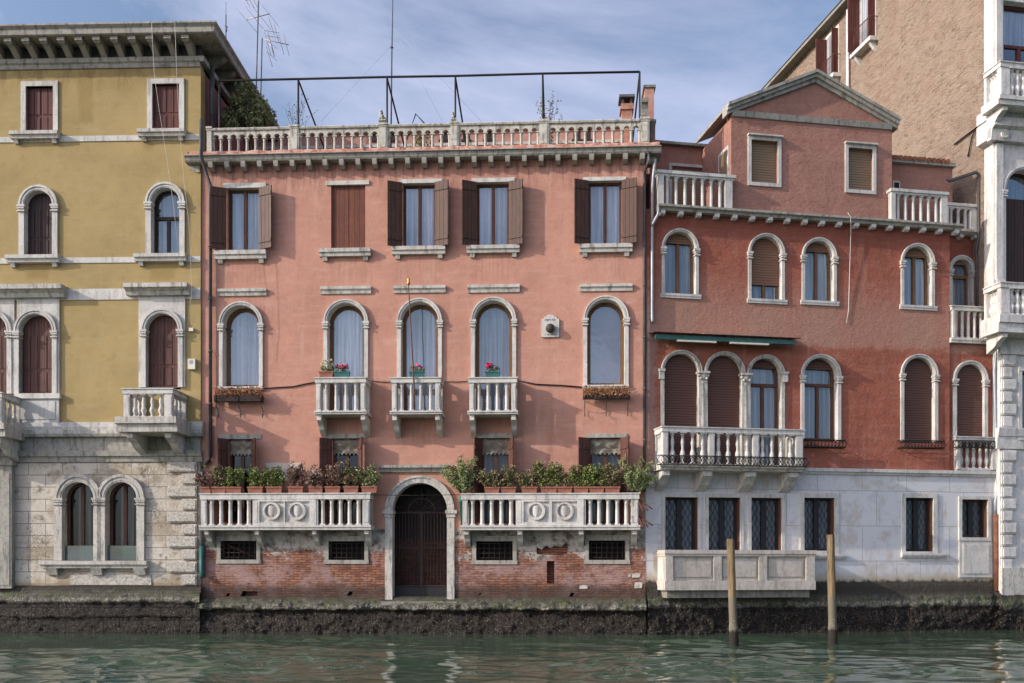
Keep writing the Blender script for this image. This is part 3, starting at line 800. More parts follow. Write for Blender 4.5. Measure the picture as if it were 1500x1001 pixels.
def pink_wall_material():
    s = NT('pink plaster over brick', 0.9, 0.15)
    c = plaster_base(s, (0.465, 0.232, 0.168), (0.54, 0.33, 0.255), (0.31, 0.145, 0.105), 0.60)
    nz = s.noise(2.2, 6, 0.65)
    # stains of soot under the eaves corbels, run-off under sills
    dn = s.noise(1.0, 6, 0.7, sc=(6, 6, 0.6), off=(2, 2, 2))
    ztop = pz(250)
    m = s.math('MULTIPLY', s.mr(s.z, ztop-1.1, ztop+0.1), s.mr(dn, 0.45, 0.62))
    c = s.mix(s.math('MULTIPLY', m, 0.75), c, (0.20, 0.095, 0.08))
    sn = s.mr(s.noise(1.0, 6, 0.7, sc=(9, 9, 0.5), off=(6, 2, 4)), 0.44, 0.62)
    for (x0, x1, y0, y1) in ((316, 392, 381, 424), (469, 544, 377, 420), (575, 653, 374, 419), (684, 762, 372, 418), (848, 926, 371, 417), (320, 392, 434, 470), (849, 927, 427, 462), (463, 540, 606, 640), (574, 650, 606, 660), (686, 760, 606, 636)):
        a = P.b(x0, x1, y0, y1); mk = s.boxmask(a[0], a[1], a[2], a[3]+0.3, 0.35, 0.3, nz)
        c = s.mix(s.math('MULTIPLY', s.math('MULTIPLY', mk, sn), 0.42), c, (0.30, 0.155, 0.12))
    # whitewashed repair left of the second small window
    a = P.b(388, 446, 677, 705)
    c = s.mix(s.boxmask(a[0], a[1], a[2], a[3], 0.05, 0.12, nz), c, (0.50, 0.43, 0.37))
    a = P.b(446, 485, 687, 712)
    c = s.mix(s.boxmask(a[0], a[1], a[2], a[3], 0.05, 0.15, nz), c, (0.50, 0.43, 0.37))
    # brick below
    bc, bf = s.brick(0.27, 0.080, 0.013, (0.44, 0.185, 0.105), (0.23, 0.088, 0.058), (0.10, 0.070, 0.056), warp=0.10)
    bc = s.mix(s.math('MULTIPLY', s.mr(s.noise(0.9, 7, 0.75, off=(5, 0, 2)), 0.44, 0.60), 0.70), bc, (0.42, 0.285, 0.265))
    bc = s.mix(s.math('MULTIPLY', s.mr(s.noise(1.0, 8, 0.8, sc=(4, 4, 11), off=(1, 3, 2)), 0.52, 0.62), 0.75), bc, (0.085, 0.042, 0.032))
    bc = s.mix(s.mr(s.noise(1.9, 6, 0.75, off=(8, 3, 6)), 0.60, 0.68), bc, (0.31, 0.25, 0.21))
    zn = s.math('ADD', s.z, s.math('MULTIPLY', s.math('SUBTRACT', s.noise(0.8, 8, 0.72, off=(2, 9, 4)), 0.5), 3.0))
    zp = pz(775)
    grey = s.mix(s.mr(s.noise(2.6, 7, 0.7), 0.36, 0.56), (0.13, 0.115, 0.095), (0.52, 0.46, 0.40))
    low = s.mix(s.mr(zn, zp-0.72, zp-0.66), bc, grey)
    zs_ = s.math('ADD', s.z, s.math('MULTIPLY', s.math('SUBTRACT', nz, 0.5), 0.25))
    low = s.mix(s.math('MULTIPLY', s.mr(zs_, pz(850), pz(866)), 0.74), low, (0.042, 0.034, 0.028))
    zb_ = s.math('ADD', s.z, s.math('MULTIPLY', s.math('SUBTRACT', nz, 0.5), 0.35))
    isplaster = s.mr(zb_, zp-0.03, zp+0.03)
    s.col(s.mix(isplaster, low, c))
    h = s.math('ADD', s.math('MULTIPLY', s.noise(1.5, 7, 0.62), 0.8), s.math('MULTIPLY', s.noise(11, 5, 0.6, sc=(1, 1, 1.8)), 0.14))
    hb = s.math('ADD', s.math('MULTIPLY', s.math('SUBTRACT', 1.0, bf), 0.35), s.math('MULTIPLY', s.noise(1.0, 8, 0.78, sc=(3.5, 3.5, 9)), 2.0))
    mx = s.t.nodes.new('ShaderNodeMix'); s.put(mx.inputs[0], isplaster); s.put(mx.inputs[2], s.math('MULTIPLY', hb, 2.2)); s.put(mx.inputs[3], h)
    s.bump(mx.outputs[0], 0.6, 0.06)
    MT['pink_wall'] = s.m
pink_wall_material()
s = NT('pink render', 0.9, 0.15); s.col(plaster_base(s, (0.42, 0.225, 0.18), (0.50, 0.32, 0.265), (0.19, 0.11, 0.09), 0.6)); plaster_bump(s); MT['pink_plain'] = s.m
s = NT('purple pink render', 0.9, 0.15); s.col(plaster_base(s, (0.26, 0.105, 0.105), (0.32, 0.16, 0.15), (0.13, 0.07, 0.07))); plaster_bump(s); MT['purple_wall'] = s.m
s = NT('chipped pink ledge', 0.9, 0.15)
c = s.mix(s.mr(s.noise(3, 7, 0.72), 0.42, 0.6), (0.42, 0.16, 0.11), (0.50, 0.35, 0.28)); c = s.mix(s.mr(s.noise(5, 6, 0.7, off=(3, 3, 3)), 0.54, 0.66), c, (0.09, 0.06, 0.05))
s.col(c); s.bump(s.noise(6, 7, 0.7), 0.7, 0.05); MT['ledge_pink'] = s.m

s = NT('sheltered brick', 0.95, 0.1); bc, bf = s.brick(0.27, 0.08, 0.013, (0.30, 0.12, 0.075), (0.17, 0.065, 0.045), (0.08, 0.055, 0.045)); s.col(bc); s.bump(s.math('SUBTRACT', 1.0, bf), 0.6, 0.03); MT['passage_brick'] = s.m
# third floor
top_w = [(333, 381, 276, 368, 'open', (327, 390, 269, 276), (316, 391.5, 369, 381)),
         (485, 535, 271, 365, 'shut', (478, 541, 265.5, 271.5), (469, 544, 366, 377)),
         (590, 638, 268, 364, 'open', (586, 648, 263, 269), (575, 653, 363, 374)),
         (698, 746, 267, 362.5, 'open', (691, 754, 261.5, 267.5), (684, 761.5, 361.5, 372)),
         (862, 911, 265, 360.5, 'open', (854, 917, 260, 265.5), (848.5, 926, 359.5, 371))]
for i, (x0, x1, y0, y1, st, li, si) in enumerate(top_w):
    hw = (P.u(x1)-P.u(x0))/2
    rect_window(P, pink, 'pink', x0, x1, y0, y1, 'frame', 'glass', 'curtain', 0.20, lintel=(*li, 0.05), sill=(*si, 0.20),
                shut='plain' if st == 'shut' else None, smat='shutter_warm' if st == 'shut' else 'shutter_brown',
                open_l=(hw*0.92, math.radians(22+4*R.random())) if st == 'open' else None,
                open_r=(hw*0.92, math.radians(23+5*R.random())) if st == 'open' else None)
# piano nobile arches
arches = [(327, 380, 475, 567, True), (480, 534, 472, 604, False), (587.5, 642, 470.5, 604, False), (695.5, 750.5, 469, 604, False), (860, 915, 467, 564.5, True)]
for i, (x0, x1, ys, yb, si) in enumerate(arches):
    arch_window(P, pink, 'pink', x0, x1, ys, yb, 5.6, 'window', frame='frame_light', leaves=1, fw=0.12, glass='glass' if i < 4 else 'glass_strong',
                curtain='curtain' if i < 4 else 'curtain_dim', curtain_span=(0, 1) if i < 4 else (0.84, 1), seed=i,
                sillpx=((x0-7, x1+6, yb, yb+5, 0.10) if si else None))
lint = [(320, 391, 424, 434), (470, 544, 420.5, 431), (577, 653, 419.5, 429.5), (685, 761.5, 418, 429), (849, 926.5, 417, 427)]
for q in lint:
    a = P.b(*q); lintel_bar(*a, 0.11, pink, 'stone', 'drip_moulding')
# small mezzanine windows
mezz = [(334.5, 371, 643, 767, (321, 383, 637, 643.5), (19, 68, 18, 62)), (487, 527, 642, 767, (474, 536.5, 636, 642.5), (26, 40, 16, 66)),
        (705, 746.5, 642, 767, (691, 756, 635, 642), (16, 60, 15, 60)), (864, 910, 641.5, 767, (859, 918, 635.5, 641.5), (26, 45, 16, 66))]
for i, (x0, x1, y0, y1, li, sh) in enumerate(mezz):
    hw = (P.u(x1)-P.u(x0))/2
    rect_window(P, pink, 'pink', x0, x1, y0, y1, 'frame', 'glass_dim', 'curtain_grey' if i > 1 else None, 0.22, lintel=(*li, 0.05), surmat='stone_grey',
                smat='shutter_rust', open_l=(hw*0.98, math.radians((58, 38, 62, 40)[i])), open_r=(hw*0.98, math.radians((60, 66, 70, 64)[i])), valance=True)
# barred cellar windows
for i, (x0, x1, y0, y1) in enumerate([(323.5, 376, 792.5, 820), (481.5, 534, 793, 820.5), (697.5, 751, 793, 821), (862.5, 916, 792, 820.5)]):
    u0, u1, z0, z1 = P.b(x0, x1, y0, y1); hole('pink', rectp(u0, u1, z0, z1))
    m = MB(); w = 0.13
    m.box(u0-w, u0, -0.12, 0.035, z0, z1); m.box(u1, u1+w, -0.12, 0.035, z0, z1); m.box(u0-w-0.03, u1+w+0.03, -0.12, 0.05, z1, z1+0.17); m.box(u0-w-0.02, u1+w+0.02, -0.12, 0.045, z0-0.13, z0)
    g = m.build('cellar_window', 'stone_grey', pink)
    b = MB(); nx, nzz = 7, 4
    for k in range(nx): uu = u0+(u1-u0)*(k+0.5)/nx; b.tube([(uu, -0.04, z0), (uu, -0.04, z1)], 0.013, 5)
    for k in range(nzz): zz = z0+(z1-z0)*(k+0.5)/nzz; b.tube([(u0, -0.052, zz), (u1, -0.052, zz)], 0.013, 5)
    b.build('bar_grille', 'iron_rust', g)
    b = MB(); b.box(u0-0.05, u1+0.05, -0.46, -0.44, z0-0.05, z1+0.05); b.build('unlit_room_sheet', 'dark', g)
    if i == 0:
        b = MB(); b.tube([(u0+0.1, -0.2, z1-0.1), (u1-0.15, -0.15, z0+0.1)], 0.03, 5); b.build('wooden_stick', 'shutter_rust', g)
# niche and broken patch in the brickwork
u0, u1, z0, z1 = P.b(801, 812, 822, 855); hole('pink', rectp(u0, u1, z0, z1))
m = MB(); m.box(u0-0.02, u1+0.02, -0.30, -0.28, z0-0.02, z1+0.02); m.build('niche', 'passage_brick', pink)
pts = [(786, 812), (786, 801), (793, 806), (800, 799), (806, 803), (813, 800), (822, 802), (829, 795), (832, 800), (831, 811), (822, 813), (800, 813)]
hole('pink', [(P.u(x), P.z(x, y)) for x, y in pts]); u0, u1, z0, z1 = P.b(782, 836, 792, 816); m = MB(); m.box(u0, u1, -0.22, -0.12, z0, z1); m.build('torn_brickwork', 'passage_brick', pink)
for (x0, x1, y0, y1) in ((848, 861, 857.5, 863), (925, 938, 840, 846.5), (929, 941, 853, 862), (919.5, 924, 841, 846)):
    a = P.b(x0, x1, y0, y1); m = MB(); m.prism([(a[0], a[2]+0.02), (a[0]+0.03, a[2]), (a[1]-0.02, a[2]+0.01), (a[1], a[3]-0.03), (a[1]-0.04, a[3]), (a[0]+0.02, a[3]-0.01)], -0.02, 0.025); m.build('repair_stone', 'stone', pink)
for (x0, x1, y0, y1) in ((352, 378, 866, 874), (508, 517, 866, 873), (833, 841, 868, 875), (330, 337, 869, 874), (424, 428, 842, 845), (700, 705, 868, 873)):
    a = P.b(x0, x1, y0, y1); hole('pink', [(a[0], a[2]), (a[1]-0.03, a[2]+0.02), (a[1], a[3]-0.02), (a[0]+0.08, a[3])])
for (x0, x1, y0, y1) in ((352, 378, 876, 885), (508, 516, 876, 882), (832, 840, 880, 889)):
    u0, u1, z0, z1 = P.b(x0, x1, y0, y1)

# water gate
u0, u1 = P.u(575), P.u(655); zs_ = P.z(615, 748); zb_ = P.z(615, 881); c = (u0+u1)/2; r = (u1-u0)/2
hole('pink', archp(u0, u1, zb_, zs_, grow=0.06))
m = MB()
m.arch(c, zs_, r, r+0.17, -0.42, 0.06, n=30); m.arch(c, zs_, r+0.1705, r+0.24, -0.1, 0.09, n=30)
m.box(u0-0.24, u0, -0.42, 0.06, zb_, zs_-0.225); m.box(u1, u1+0.24, -0.42, 0.06, zb_, zs_-0.225)
for sg in (-1, 1):
    m.box(c+sg*(r-0.05), c+sg*(r+0.33), -0.3, 0.13, zs_-0.11, zs_); m.box(c+sg*(r-0.02), c+sg*(r+0.27), -0.3, 0.09, zs_-0.225, zs_-0.1105)
gate = m.build('water_gate', 'stone', pink)
m = MB()
for k in range(17):
    uu = u0+(u1-u0)*(k+0.5)/17; zt_ = zs_-0.05
    m.tube([(uu, -0.40, zb_+0.48), (uu, -0.40, zt_)], 0.016, 5)
for zz in (zb_+0.5, zb_+1.75, zs_-0.05): m.box(u0, u1, -0.425, -0.38, zz-0.025, zz+0.025)
m.box(c-0.045, c+0.045, -0.42, -0.37, zb_+0.45, zs_-0.05)
m.arch(c, zs_-0.02, 0.42, 0.46, -0.42, -0.38)
for k in range(7):
    a = math.pi*k/6; m.tube([(c, -0.40, zs_-0.02), (c+0.43*math.cos(a), -0.40, zs_-0.02+0.43*math.sin(a))], 0.012, 5)
for k in range(9):
    a = math.pi*(k+0.5)/9; m.tube([(c+0.46*math.cos(a), -0.40, zs_+0.46*math.sin(a)), (c+r*math.cos(a), -0.40, zs_+r*math.sin(a))], 0.012, 5)
m.build('iron_gate', 'iron_rust', gate)
m = MB(); m.box(u0, u1, -0.45, -0.40, zb_, zb_+0.46); m.build('gate_bottom_panel', 'iron', gate)
s = NT('brick passage painted dim', 0.95, 0.1); bc, bf = s.brick(0.26, 0.075, 0.012, (0.15, 0.065, 0.052), (0.075, 0.036, 0.03), (0.035, 0.026, 0.022))
s.col(s.mix(s.mr(s.z, zb_+1.85, zb_+2.15), bc, (0.035, 0.030, 0.029))); s.bump(s.math('SUBTRACT', 1.0, bf), 0.5, 0.02); MT['passage'] = s.m  # bricks painted dim, near-black higher up, as the shade inside the passage
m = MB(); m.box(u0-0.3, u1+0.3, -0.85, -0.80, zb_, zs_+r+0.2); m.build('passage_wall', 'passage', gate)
a = P.b(556, 658, 682, 692); lintel_bar(*a, 0.20, pink, 'stone_grey', 'door_lintel')
m = MB(); m.box(u0-0.35, u1+0.35, -0.42, 0.22, zb_-0.13, zb_); m.build('door_step', 'stone_dark', pink)
# service hood lamp in the gate
m = MB(); zl_ = zs_+r-0.25; m.tube([(c, -0.7, zs_+r+0.1), (c, -0.7, zl_)], 0.012, 5); m.lathe([(0.05, zl_-0.2), (0.09, zl_-0.1), (0.03, zl_)], c, -0.7, 8); m.build('hanging_lantern', 'iron', gate)

# wall sheet
ztop = pz(237)
filled('wall', rectp(0, PU1, 0.55, ztop), WALLS['pink'], -0.45, 0.0, 'pink_wall', pink)
m = MB(); m.box(0.02, P.u(560)+0.0, -9.5, -0.455, -0.3, ztop-0.02); m.box(P.u(672), PU1-0.02, -9.5, -0.455, -0.3, ztop-0.02)
m.box(P.u(560), P.u(672), -9.5, -1.72, -0.3, ztop-0.021); m.box(P.u(560), P.u(672), -1.72, -0.455, zs_+r+0.25, ztop-0.021)
m.box(P.u(560), P.u(672), -1.72, -0.455, -0.3, zb_-0.02)
m.build('body', 'pink_plain', pink)

# eaves ledge with corbels
z1, zm, z0_, zc = pz(221), pz(228.5), pz(237), pz(248)
m = MB(); pj = 0.45
m.prof([(-0.4, z0_), (pj*0.72, z0_), (pj*0.80, z0_+0.05), (pj*0.86, zm-0.04), (pj, zm-0.02), (pj, zm), (-0.4, zm)], -0.40, PU1+0.47)
cor = m.build('cornice', 'stone_grey', pink)
m = MB(); n = 160; vs = []
ua, ub = -0.36, PU1+0.42
for i in range(n+1):
    u = ua+(ub-ua)*i/n; w = mnoise.fractal(Vector((u*2.3, 1, 2)), 1, 2, 4)*0.03
    vs += [(u, -0.4, zm+0.001), (u, pj-0.06+w, zm+0.001), (u, pj-0.09+w, z1-0.05+w*0.5), (u, pj-0.14+w, z1-0.01+w*0.6), (u, -0.4, z1)]
m.add(vs, [(i*5+k, i*5+5+k, i*5+6+k, i*5+k+1) for i in range(n) for k in range(4)]); m.add([vs[k] for k in range(5)], [(0, 1, 2, 3, 4)]); m.add([vs[-5+k] for k in range(5)], [(0, 1, 2, 3, 4)])
m.build('ledge', 'ledge_pink', pink)
cb = MB(); cb.prof([(0, -0.22), (0.10, -0.24), (0.30, -0.17), (0.34, -0.02), (0.34, 0.0), (0, 0.0)], -0.075, 0.075)
cornice_corbels(cor, 'corbel', cb, 27, P.u(313), P.u(940), 0.0, z0_-0.002, 'stone_grey')
cb2 = MB(); cb2.vert([(0, -0.05), (0.36, -0.05), (0.36, 0.09), (0, 0.09)], z0_-0.2, z0_-0.003)
for (u, sg) in ((0, -1), (PU1, 1)):
    q = MB(); q.prism([(u, z0_-0.24), (u+sg*0.12, z0_-0.24), (u+sg*0.36, z0_-0.12), (u+sg*0.36, z0_-0.003), (u, z0_-0.003)], -0.05, 0.10); q.build('corbel', 'stone_grey', cor)

# terrace balustrade: arcade on slender columns
bd = 0.22     # its front plane
zb_, zc_, zr0, zr1 = P.z(620, 221.5, bd), P.z(620, 196, bd), P.z(620, 187.5, bd), P.z(620, 181.5, bd)
pier_px = [(303, 310), (424.5, 437.5), (555, 567.5), (659.5, 671.5), (789.5, 803.5), (938.5, 951)]
pr = [(P.u(a, bd), P.u(b, bd)) for a, b in pier_px]
m = MB(); m.prof([(bd-0.26, zr0+0.05), (bd+0.03, zr0+0.05), (bd+0.05, zr1-0.03), (bd+0.02, zr1), (bd-0.25, zr1)], pr[0][0]-0.02, pr[-1][1]+0.03)
rail = m.build('terrace_balustrade', 'stone_lichen', pink)
colmesh = MB().lathe(column_profile(zc_-zb_, 0.050), 0, 0, 9); q = 0.072
colmesh.box(-q, q, -q, q, (zc_-zb_)-0.02, (zc_-zb_)+0.02); colmesh.box(-q*0.9, q*0.9, -q*0.9, q*0.9, 0, 0.04)
pts = []
for (a, b) in zip(pr[:-1], pr[1:]):
    L = b[0]-a[1]; n = round(L/0.288); st = L/n
    outer = [(a[1], zr0+0.051)]; low = []
    for i in range(n):
        cx = a[1]+st*(i+0.5); rr = st*0.34
        low += [(cx+rr*math.cos(math.pi-math.pi*k/8), zc_+0.02+rr*math.sin(math.pi*k/8)) for k in range(9)]
    poly = [(a[1]-0.0, zc_+0.02)]+low+[(b[0], zc_+0.02), (b[0], zr0+0.051), (a[1], zr0+0.051)]
    filled('arcade', poly, [], bd-0.17, bd-0.02, 'stone_lichen', rail)
    for i in range(1, n): pts.append((a[1]+st*i, bd-0.095, zb_))
    for uu in (a[1]+0.03, b[0]-0.03): pts.append((uu, bd-0.095, zb_))
balusters(rail, colmesh, pts, 'stone_lichen')
for i, (a, b) in enumerate(pr):
    m = MB(); m.box(a, b, bd-0.22, bd+0.015, zb_, zr1-0.02); m.box(a-0.02, b+0.02, bd-0.24, bd+0.065, zr1-0.019, zr1+0.045)
    m.box(a-0.015, b+0.015, bd-0.22, bd+0.03, zb_+0.001, zb_+0.09)
    if i: m.box(a+0.05, b-0.05, bd+0.015, bd+0.03, zb_+0.15, zr1-0.1)
    m.build('pier', 'stone_lichen', rail)
# terrace floor, side parapet and set-back attic storey
m = MB(); m.box(0.0, PU1, -9.5, -0.4, ztop-0.01, z1-0.06); m.build('terrace_floor', 'terracotta', pink)
ad = -5.0; za = P.z(620, 186.5, ad)
u0, u1 = P.u(330, ad), P.u(925, ad)
m = MB(); m.box(u0, u1, ad-4, ad, z1-0.06, za-0.2); at = m.build('attic_storey', 'pink_plain', pink)
m = MB(); m.prof([(ad-4.1, za-0.2), (ad+0.12, za-0.2), (ad+0.12, za-0.1), (ad-4.1, za-0.02)], u0-0.05, u1+0.1); m.build('attic_eaves', 'rooftile', at)
for x in (350, 400, 548, 575, 650, 683, 715, 845, 860):
    a, b, q0, q1 = P.b(x-5, x+5, 190, 205, ad); m = MB(); m.box(a, b, ad-0.02, ad+0.012, q0, q1); m.box(a-0.06, b+0.06, ad, ad+0.06, q0-0.07, q0-0.001); m.build('attic_window', 'frame_dark', at)
a, b, q0, q1 = P.b(330, 925, 211, 215, ad); m = MB(); m.box(a, b, ad, ad+0.05, q0, q1); m.build('string_course', 'stone', at)
# right end buttress and chimney
u0, u1 = P.u(944, -0.6), P.u(957.5, -0.6)
m = MB(); m.box(u0, u1, -1.5, -0.05, z1-0.1, P.z(950, 184, -0.3)); low_ = m
m = MB(); m.box(u0, u1, -2.0, -0.45, P.z(950, 184, -0.3), P.z(950, 130, -0.5))
m.prism([(u0-0.001, z1), (u0+0.001, z1), (u0, z1+1)], -2, -1.9)
m.vert([(u0, -2.0), (u1, -2.0), (u1, -4.5), (u0, -4.5)], z1-0.1, P.z(950, 175, -2))
bt = m.build('end_buttress', 'pink_plain', pink); low_.build('buttress_foot', 'buttress', bt)
m = MB(); m.box(u0-0.05, u1+0.05, -2.05, -0.40, P.z(950, 130, -0.5), P.z(950, 126.5, -0.5)); m.box(u0-0.03, u1+0.03, -1.52, -0.02, P.z(950, 184, -0.3), P.z(950, 182, -0.3)+0.03); m.build('coping', 'stone_dark', bt)
cd = -4.2; u0, u1 = P.u(911, cd), P.u(926, cd)
zt_ = P.z(918, 152, cd)
m = MB(); m.box(u0, u1, cd-0.5, cd, z1-0.1, zt_); m.box(u0-0.06, u1+0.06, cd-0.56, cd+0.06, zt_-0.22, zt_-0.1); m.box(u0-0.03, u1+0.03, cd-0.53, cd+0.03, zt_-0.1, zt_)
ch = m.build('chimney', 'chimney', pink)
m = MB()
for (a, b) in ((u0, u0+0.08), (u1-0.08, u1)): m.box(a, b, cd-0.5, cd, zt_, zt_+0.2)
zz = zt_+0.2
m.prof([(cd-0.62, zz), (cd+0.12, zz), (cd+0.06, zz+0.12), (cd-0.56, zz+0.12)], u0-0.10, u1+0.10); m.build('chimney_cap', 'pipe_dark', ch)

TERR = z1
# balconies of the piano nobile
for (x0, x1, c0, c1) in ((463, 535, (463, 470), (528, 535)), (574, 644.5, (574, 581), (637.5, 644.5)), (687.5, 756, (687.5, 694.5), (749, 756))):
    balcony(P, pink, x0, x1, 553, 602, 607, 0.80, [c0, c1], 4, 'column', brackets=((x0, x0+7.5), (x1-7.5, x1)), bh=0.66, side_n=1, rail_h=0.17, r=0.058, bproj=0.72)
# long ground floor balconies with shields
def shield_panel(f, parent, x0, x1, zb, zt, d, cxs, cy):
    u0, u1 = f.u(x0, d), f.u(x1, d)
    m = MB(); m.box(u0, u1, d-0.20, d-0.045, zb, zt)
    cs = [(f.u(x, d), f.z(x, cy, d)) for x in cxs]; hw = 0.40
    zc = cs[0][1]
    # raised frame members leave two sunk square panels
    m.box(u0, u1, d-0.046, d+0.02, zt-0.07, zt); m.box(u0, u1, d-0.046, d+0.02, zb, zb+0.09)
    edges = [u0]+[e for c_ in cs for e in (c_[0]-hw, c_[0]+hw)]+[u1]
    for k in range(0, len(edges), 2): m.box(edges[k], edges[k+1], d-0.046, d+0.019, zb+0.0901, zt-0.0701)
    p = m.build('carved_panel', 'stone_clean', parent)
    for (cu, cz) in cs:
        m = MB(); m.arch(cu, cz, 0.225, 0.285, d-0.046, d+0.05, 0, 2*math.pi, 28)
        m.arch(cu, cz, 0.19, 0.2245, d-0.046, d+0.015, 0, 2*math.pi, 28)
        m.build('roundel', 'stone_clean', p)
        m = MB(); out = []; N = 9
        for j in range(N):
            t = j/(N-1); zz = 0.175-0.37*t
            w = 0.165*(1-0.12*math.sin(math.pi*t))*(math.sqrt(max(0.0, 1-max(0, (t-0.45)/0.55)**2)) if t > 0.45 else 1)
            for i in range(9):
                q = -1+i/4; out.append((cu+w*q, d-0.043+0.085*(1-q*q*0.75)*(1-0.25*t), cz+zz))
        m.add(out, [(j*9+i, j*9+i+1, j*9+10+i, j*9+9+i) for j in range(N-1) for i in range(8)], True)
        m.build('shield', 'stone_clean', p)
    return p
for (x0, x1, pc, pan, cxs, br) in ((294.5, 541, [(294.5, 302.5), (370, 378.5), (463, 465.5), (531, 541)], (378.5, 463), (398, 435.5), ((298, 305), (371.5, 378.5), (456, 463), (532.5, 540))),
                             (677.5, 935, [(677.5, 685), (755.5, 765), (855, 858), (924.5, 935)], (765, 855), (785.5, 827), ((679, 687), (757.5, 765.5), (847.5, 855.5), (926, 934)))):
    xm = (x0+x1)/2
    bal, (u0, u1, zb, zt, zs_) = balcony(P, pink, x0, x1, 722.5, 769.5, 776.5, 0.62, pc, (5, 0, 5), 'column', brackets=br, bh=0.52, side_n=1, rail_h=0.20, r=0.066, bproj=0.52)
    shield_panel(P, bal, pan[0], pan[1], zb, zt-0.20, 0.62, cxs, 749)

# drain pipes
def pipe(f, root, pts, r, mat, name='drainpipe', collars=True):
    m = MB(); m.tube(pts, r, 8)
    if collars:
        for a, b in zip(pts[:-1], pts[1:]):
            L = abs(a[2]-b[2])
            for k in range(1, int(L/1.6)):
                t = k/int(L/1.6); q = [a[i]+(b[i]-a[i])*t for i in range(3)]
                m.lathe([(r*1.25, q[2]-0.03), (r*1.25, q[2]+0.03)], q[0], q[1], 8)
    return m.build(name, mat, root)
u8, u7 = P.u(308.5, 0.1), P.u(297, 0.06)
pipe(P, pink, [(P.u(300, 0.3), 0.62, pz(180)), (P.u(300, 0.3), 0.62, pz(235)), (u8, 0.14, pz(268)), (u8, 0.12, pz(280)), (u8, 0.12, pz(668)), (u8-0.03, 0.11, pz(674)), (u7+0.02, 0.1, pz(680)), (u7-0.02, 0.1, pz(690)), (u7-0.02, 0.1, pz(838))], 0.062, 'pipe_dark')
m = MB(); m.tube([(u7-0.02, 0.1, pz(800)), (u7-0.02, 0.1, pz(835)), (u7+0.02, 0.15, pz(846))], 0.078, 8); m.build('pipe_shoe', 'teal', pink)
ur = P.u(944, 0.08)
pipe(P, pink, [(P.u(951, 0.35), 0.35, pz(236)), (P.u(950, 0.3), 0.3, pz(246)), (ur, 0.09, pz(262)), (ur, 0.08, pz(275)), (ur, 0.08, pz(722))], 0.05, 'pipe_dark')
# cornerside pipes behind the right balcony
algae_mat('algae_pink', pz(885))
foundation(P, pink, 'pink', [(-0.05, pz(874), 0.1), (0.10, pz(879), 0.8), (0.26, pz(884), 1.3), (0.28, pz(892), 1.4), (0.10, pz(897), 1.3), (0.13, pz(908), 1.6), (0.20, pz(918), 1.5), (0.22, -0.5, 0.6)], 0.0, PU1, 'algae_pink', 0.07, 3)

# ================================================================== YELLOW PALAZZO
Y = Face(294, 32.30, math.atan(-0.033))
yellow = Y.root('yellow_palazzo', 'ochre yellow palazzo with white arched window surrounds and a bracketed grey roof cornice', 'building')
YL = Y.u(-190)
def yz(y, x=150, d=0): return Y.z(x, y, d)
s = NT('ochre plaster', 0.9, 0.15)
c = plaster_base(s, (0.36, 0.262, 0.115), (0.40, 0.31, 0.165), (0.235, 0.17, 0.08), 0.30)
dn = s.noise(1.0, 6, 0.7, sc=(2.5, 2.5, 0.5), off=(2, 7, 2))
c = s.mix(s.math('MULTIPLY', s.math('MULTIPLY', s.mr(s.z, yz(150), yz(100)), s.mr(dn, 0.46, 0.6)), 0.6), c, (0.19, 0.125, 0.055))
for (x0, x1, y0, y1) in ((35, 75, 387, 415), (215, 262, 388, 415), (110, 142, 100, 185), (205, 230, 206, 225)):
    a = Y.b(x0, x1, y0, y1); c = s.mix(s.math('MULTIPLY', s.boxmask(a[0], a[1], a[2], a[3], 0.25, 0.35), 0.45), c, (0.22, 0.15, 0.05))
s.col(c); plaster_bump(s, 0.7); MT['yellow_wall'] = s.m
s = NT('old stone courses', 0.85, 0.2)
bc, bf = s.brick(1.15, 0.40, 0.012, (0.58, 0.52, 0.44), (0.50, 0.445, 0.37), (0.22, 0.19, 0.155))
bc = s.mix(s.math('MULTIPLY', s.mr(s.noise(0.75, 7, 0.72, off=(4, 1, 1.5)), 0.45, 0.58), 0.70), bc, (0.29, 0.23, 0.155))
bc = s.mix(s.math('MULTIPLY', s.mr(s.noise(2.2, 7, 0.75, off=(4, 4, 1)), 0.54, 0.66), 0.8), bc, (0.14, 0.115, 0.085))
bc = s.mix(s.math('MULTIPLY', s.mr(s.z, yz(845), yz(862)), 0.8), bc, (0.33, 0.235, 0.13))
zz = s.math('ADD', s.z, s.math('MULTIPLY', s.math('SUBTRACT', s.noise(3, 6, 0.7), 0.5), 0.12))
bc = s.mix(s.mr(zz, yz(856), yz(860)), bc, (0.035, 0.031, 0.024))
s.col(bc); rough_h = s.math('MULTIPLY', s.mr(s.noise(13, 6, 0.75), 0.4, 0.7), s.mr(s.noise(0.8, 3, 0.5, off=(9, 2, 7)), 0.42, 0.55))
s.bump(s.math('ADD', s.math('MULTIPLY', s.math('SUBTRACT', 1.0, bf), 0.6), rough_h), 0.7, 0.04); MT['yellow_stone'] = s.m
s = NT('pitted rusticated stone', 0.85, 0.2); n_ = s.noise(15, 6, 0.75)
c = s.mix(s.mr(n_, 0.35, 0.6), (0.30, 0.27, 0.23), (0.60, 0.55, 0.48)); c = s.mix(s.math('MULTIPLY', s.mr(s.noise(1.0, 6, 0.7), 0.52, 0.68), 0.5), c, (0.28, 0.23, 0.17)); s.col(c); s.bump(n_, 0.9, 0.05); MT['rustic'] = s.m

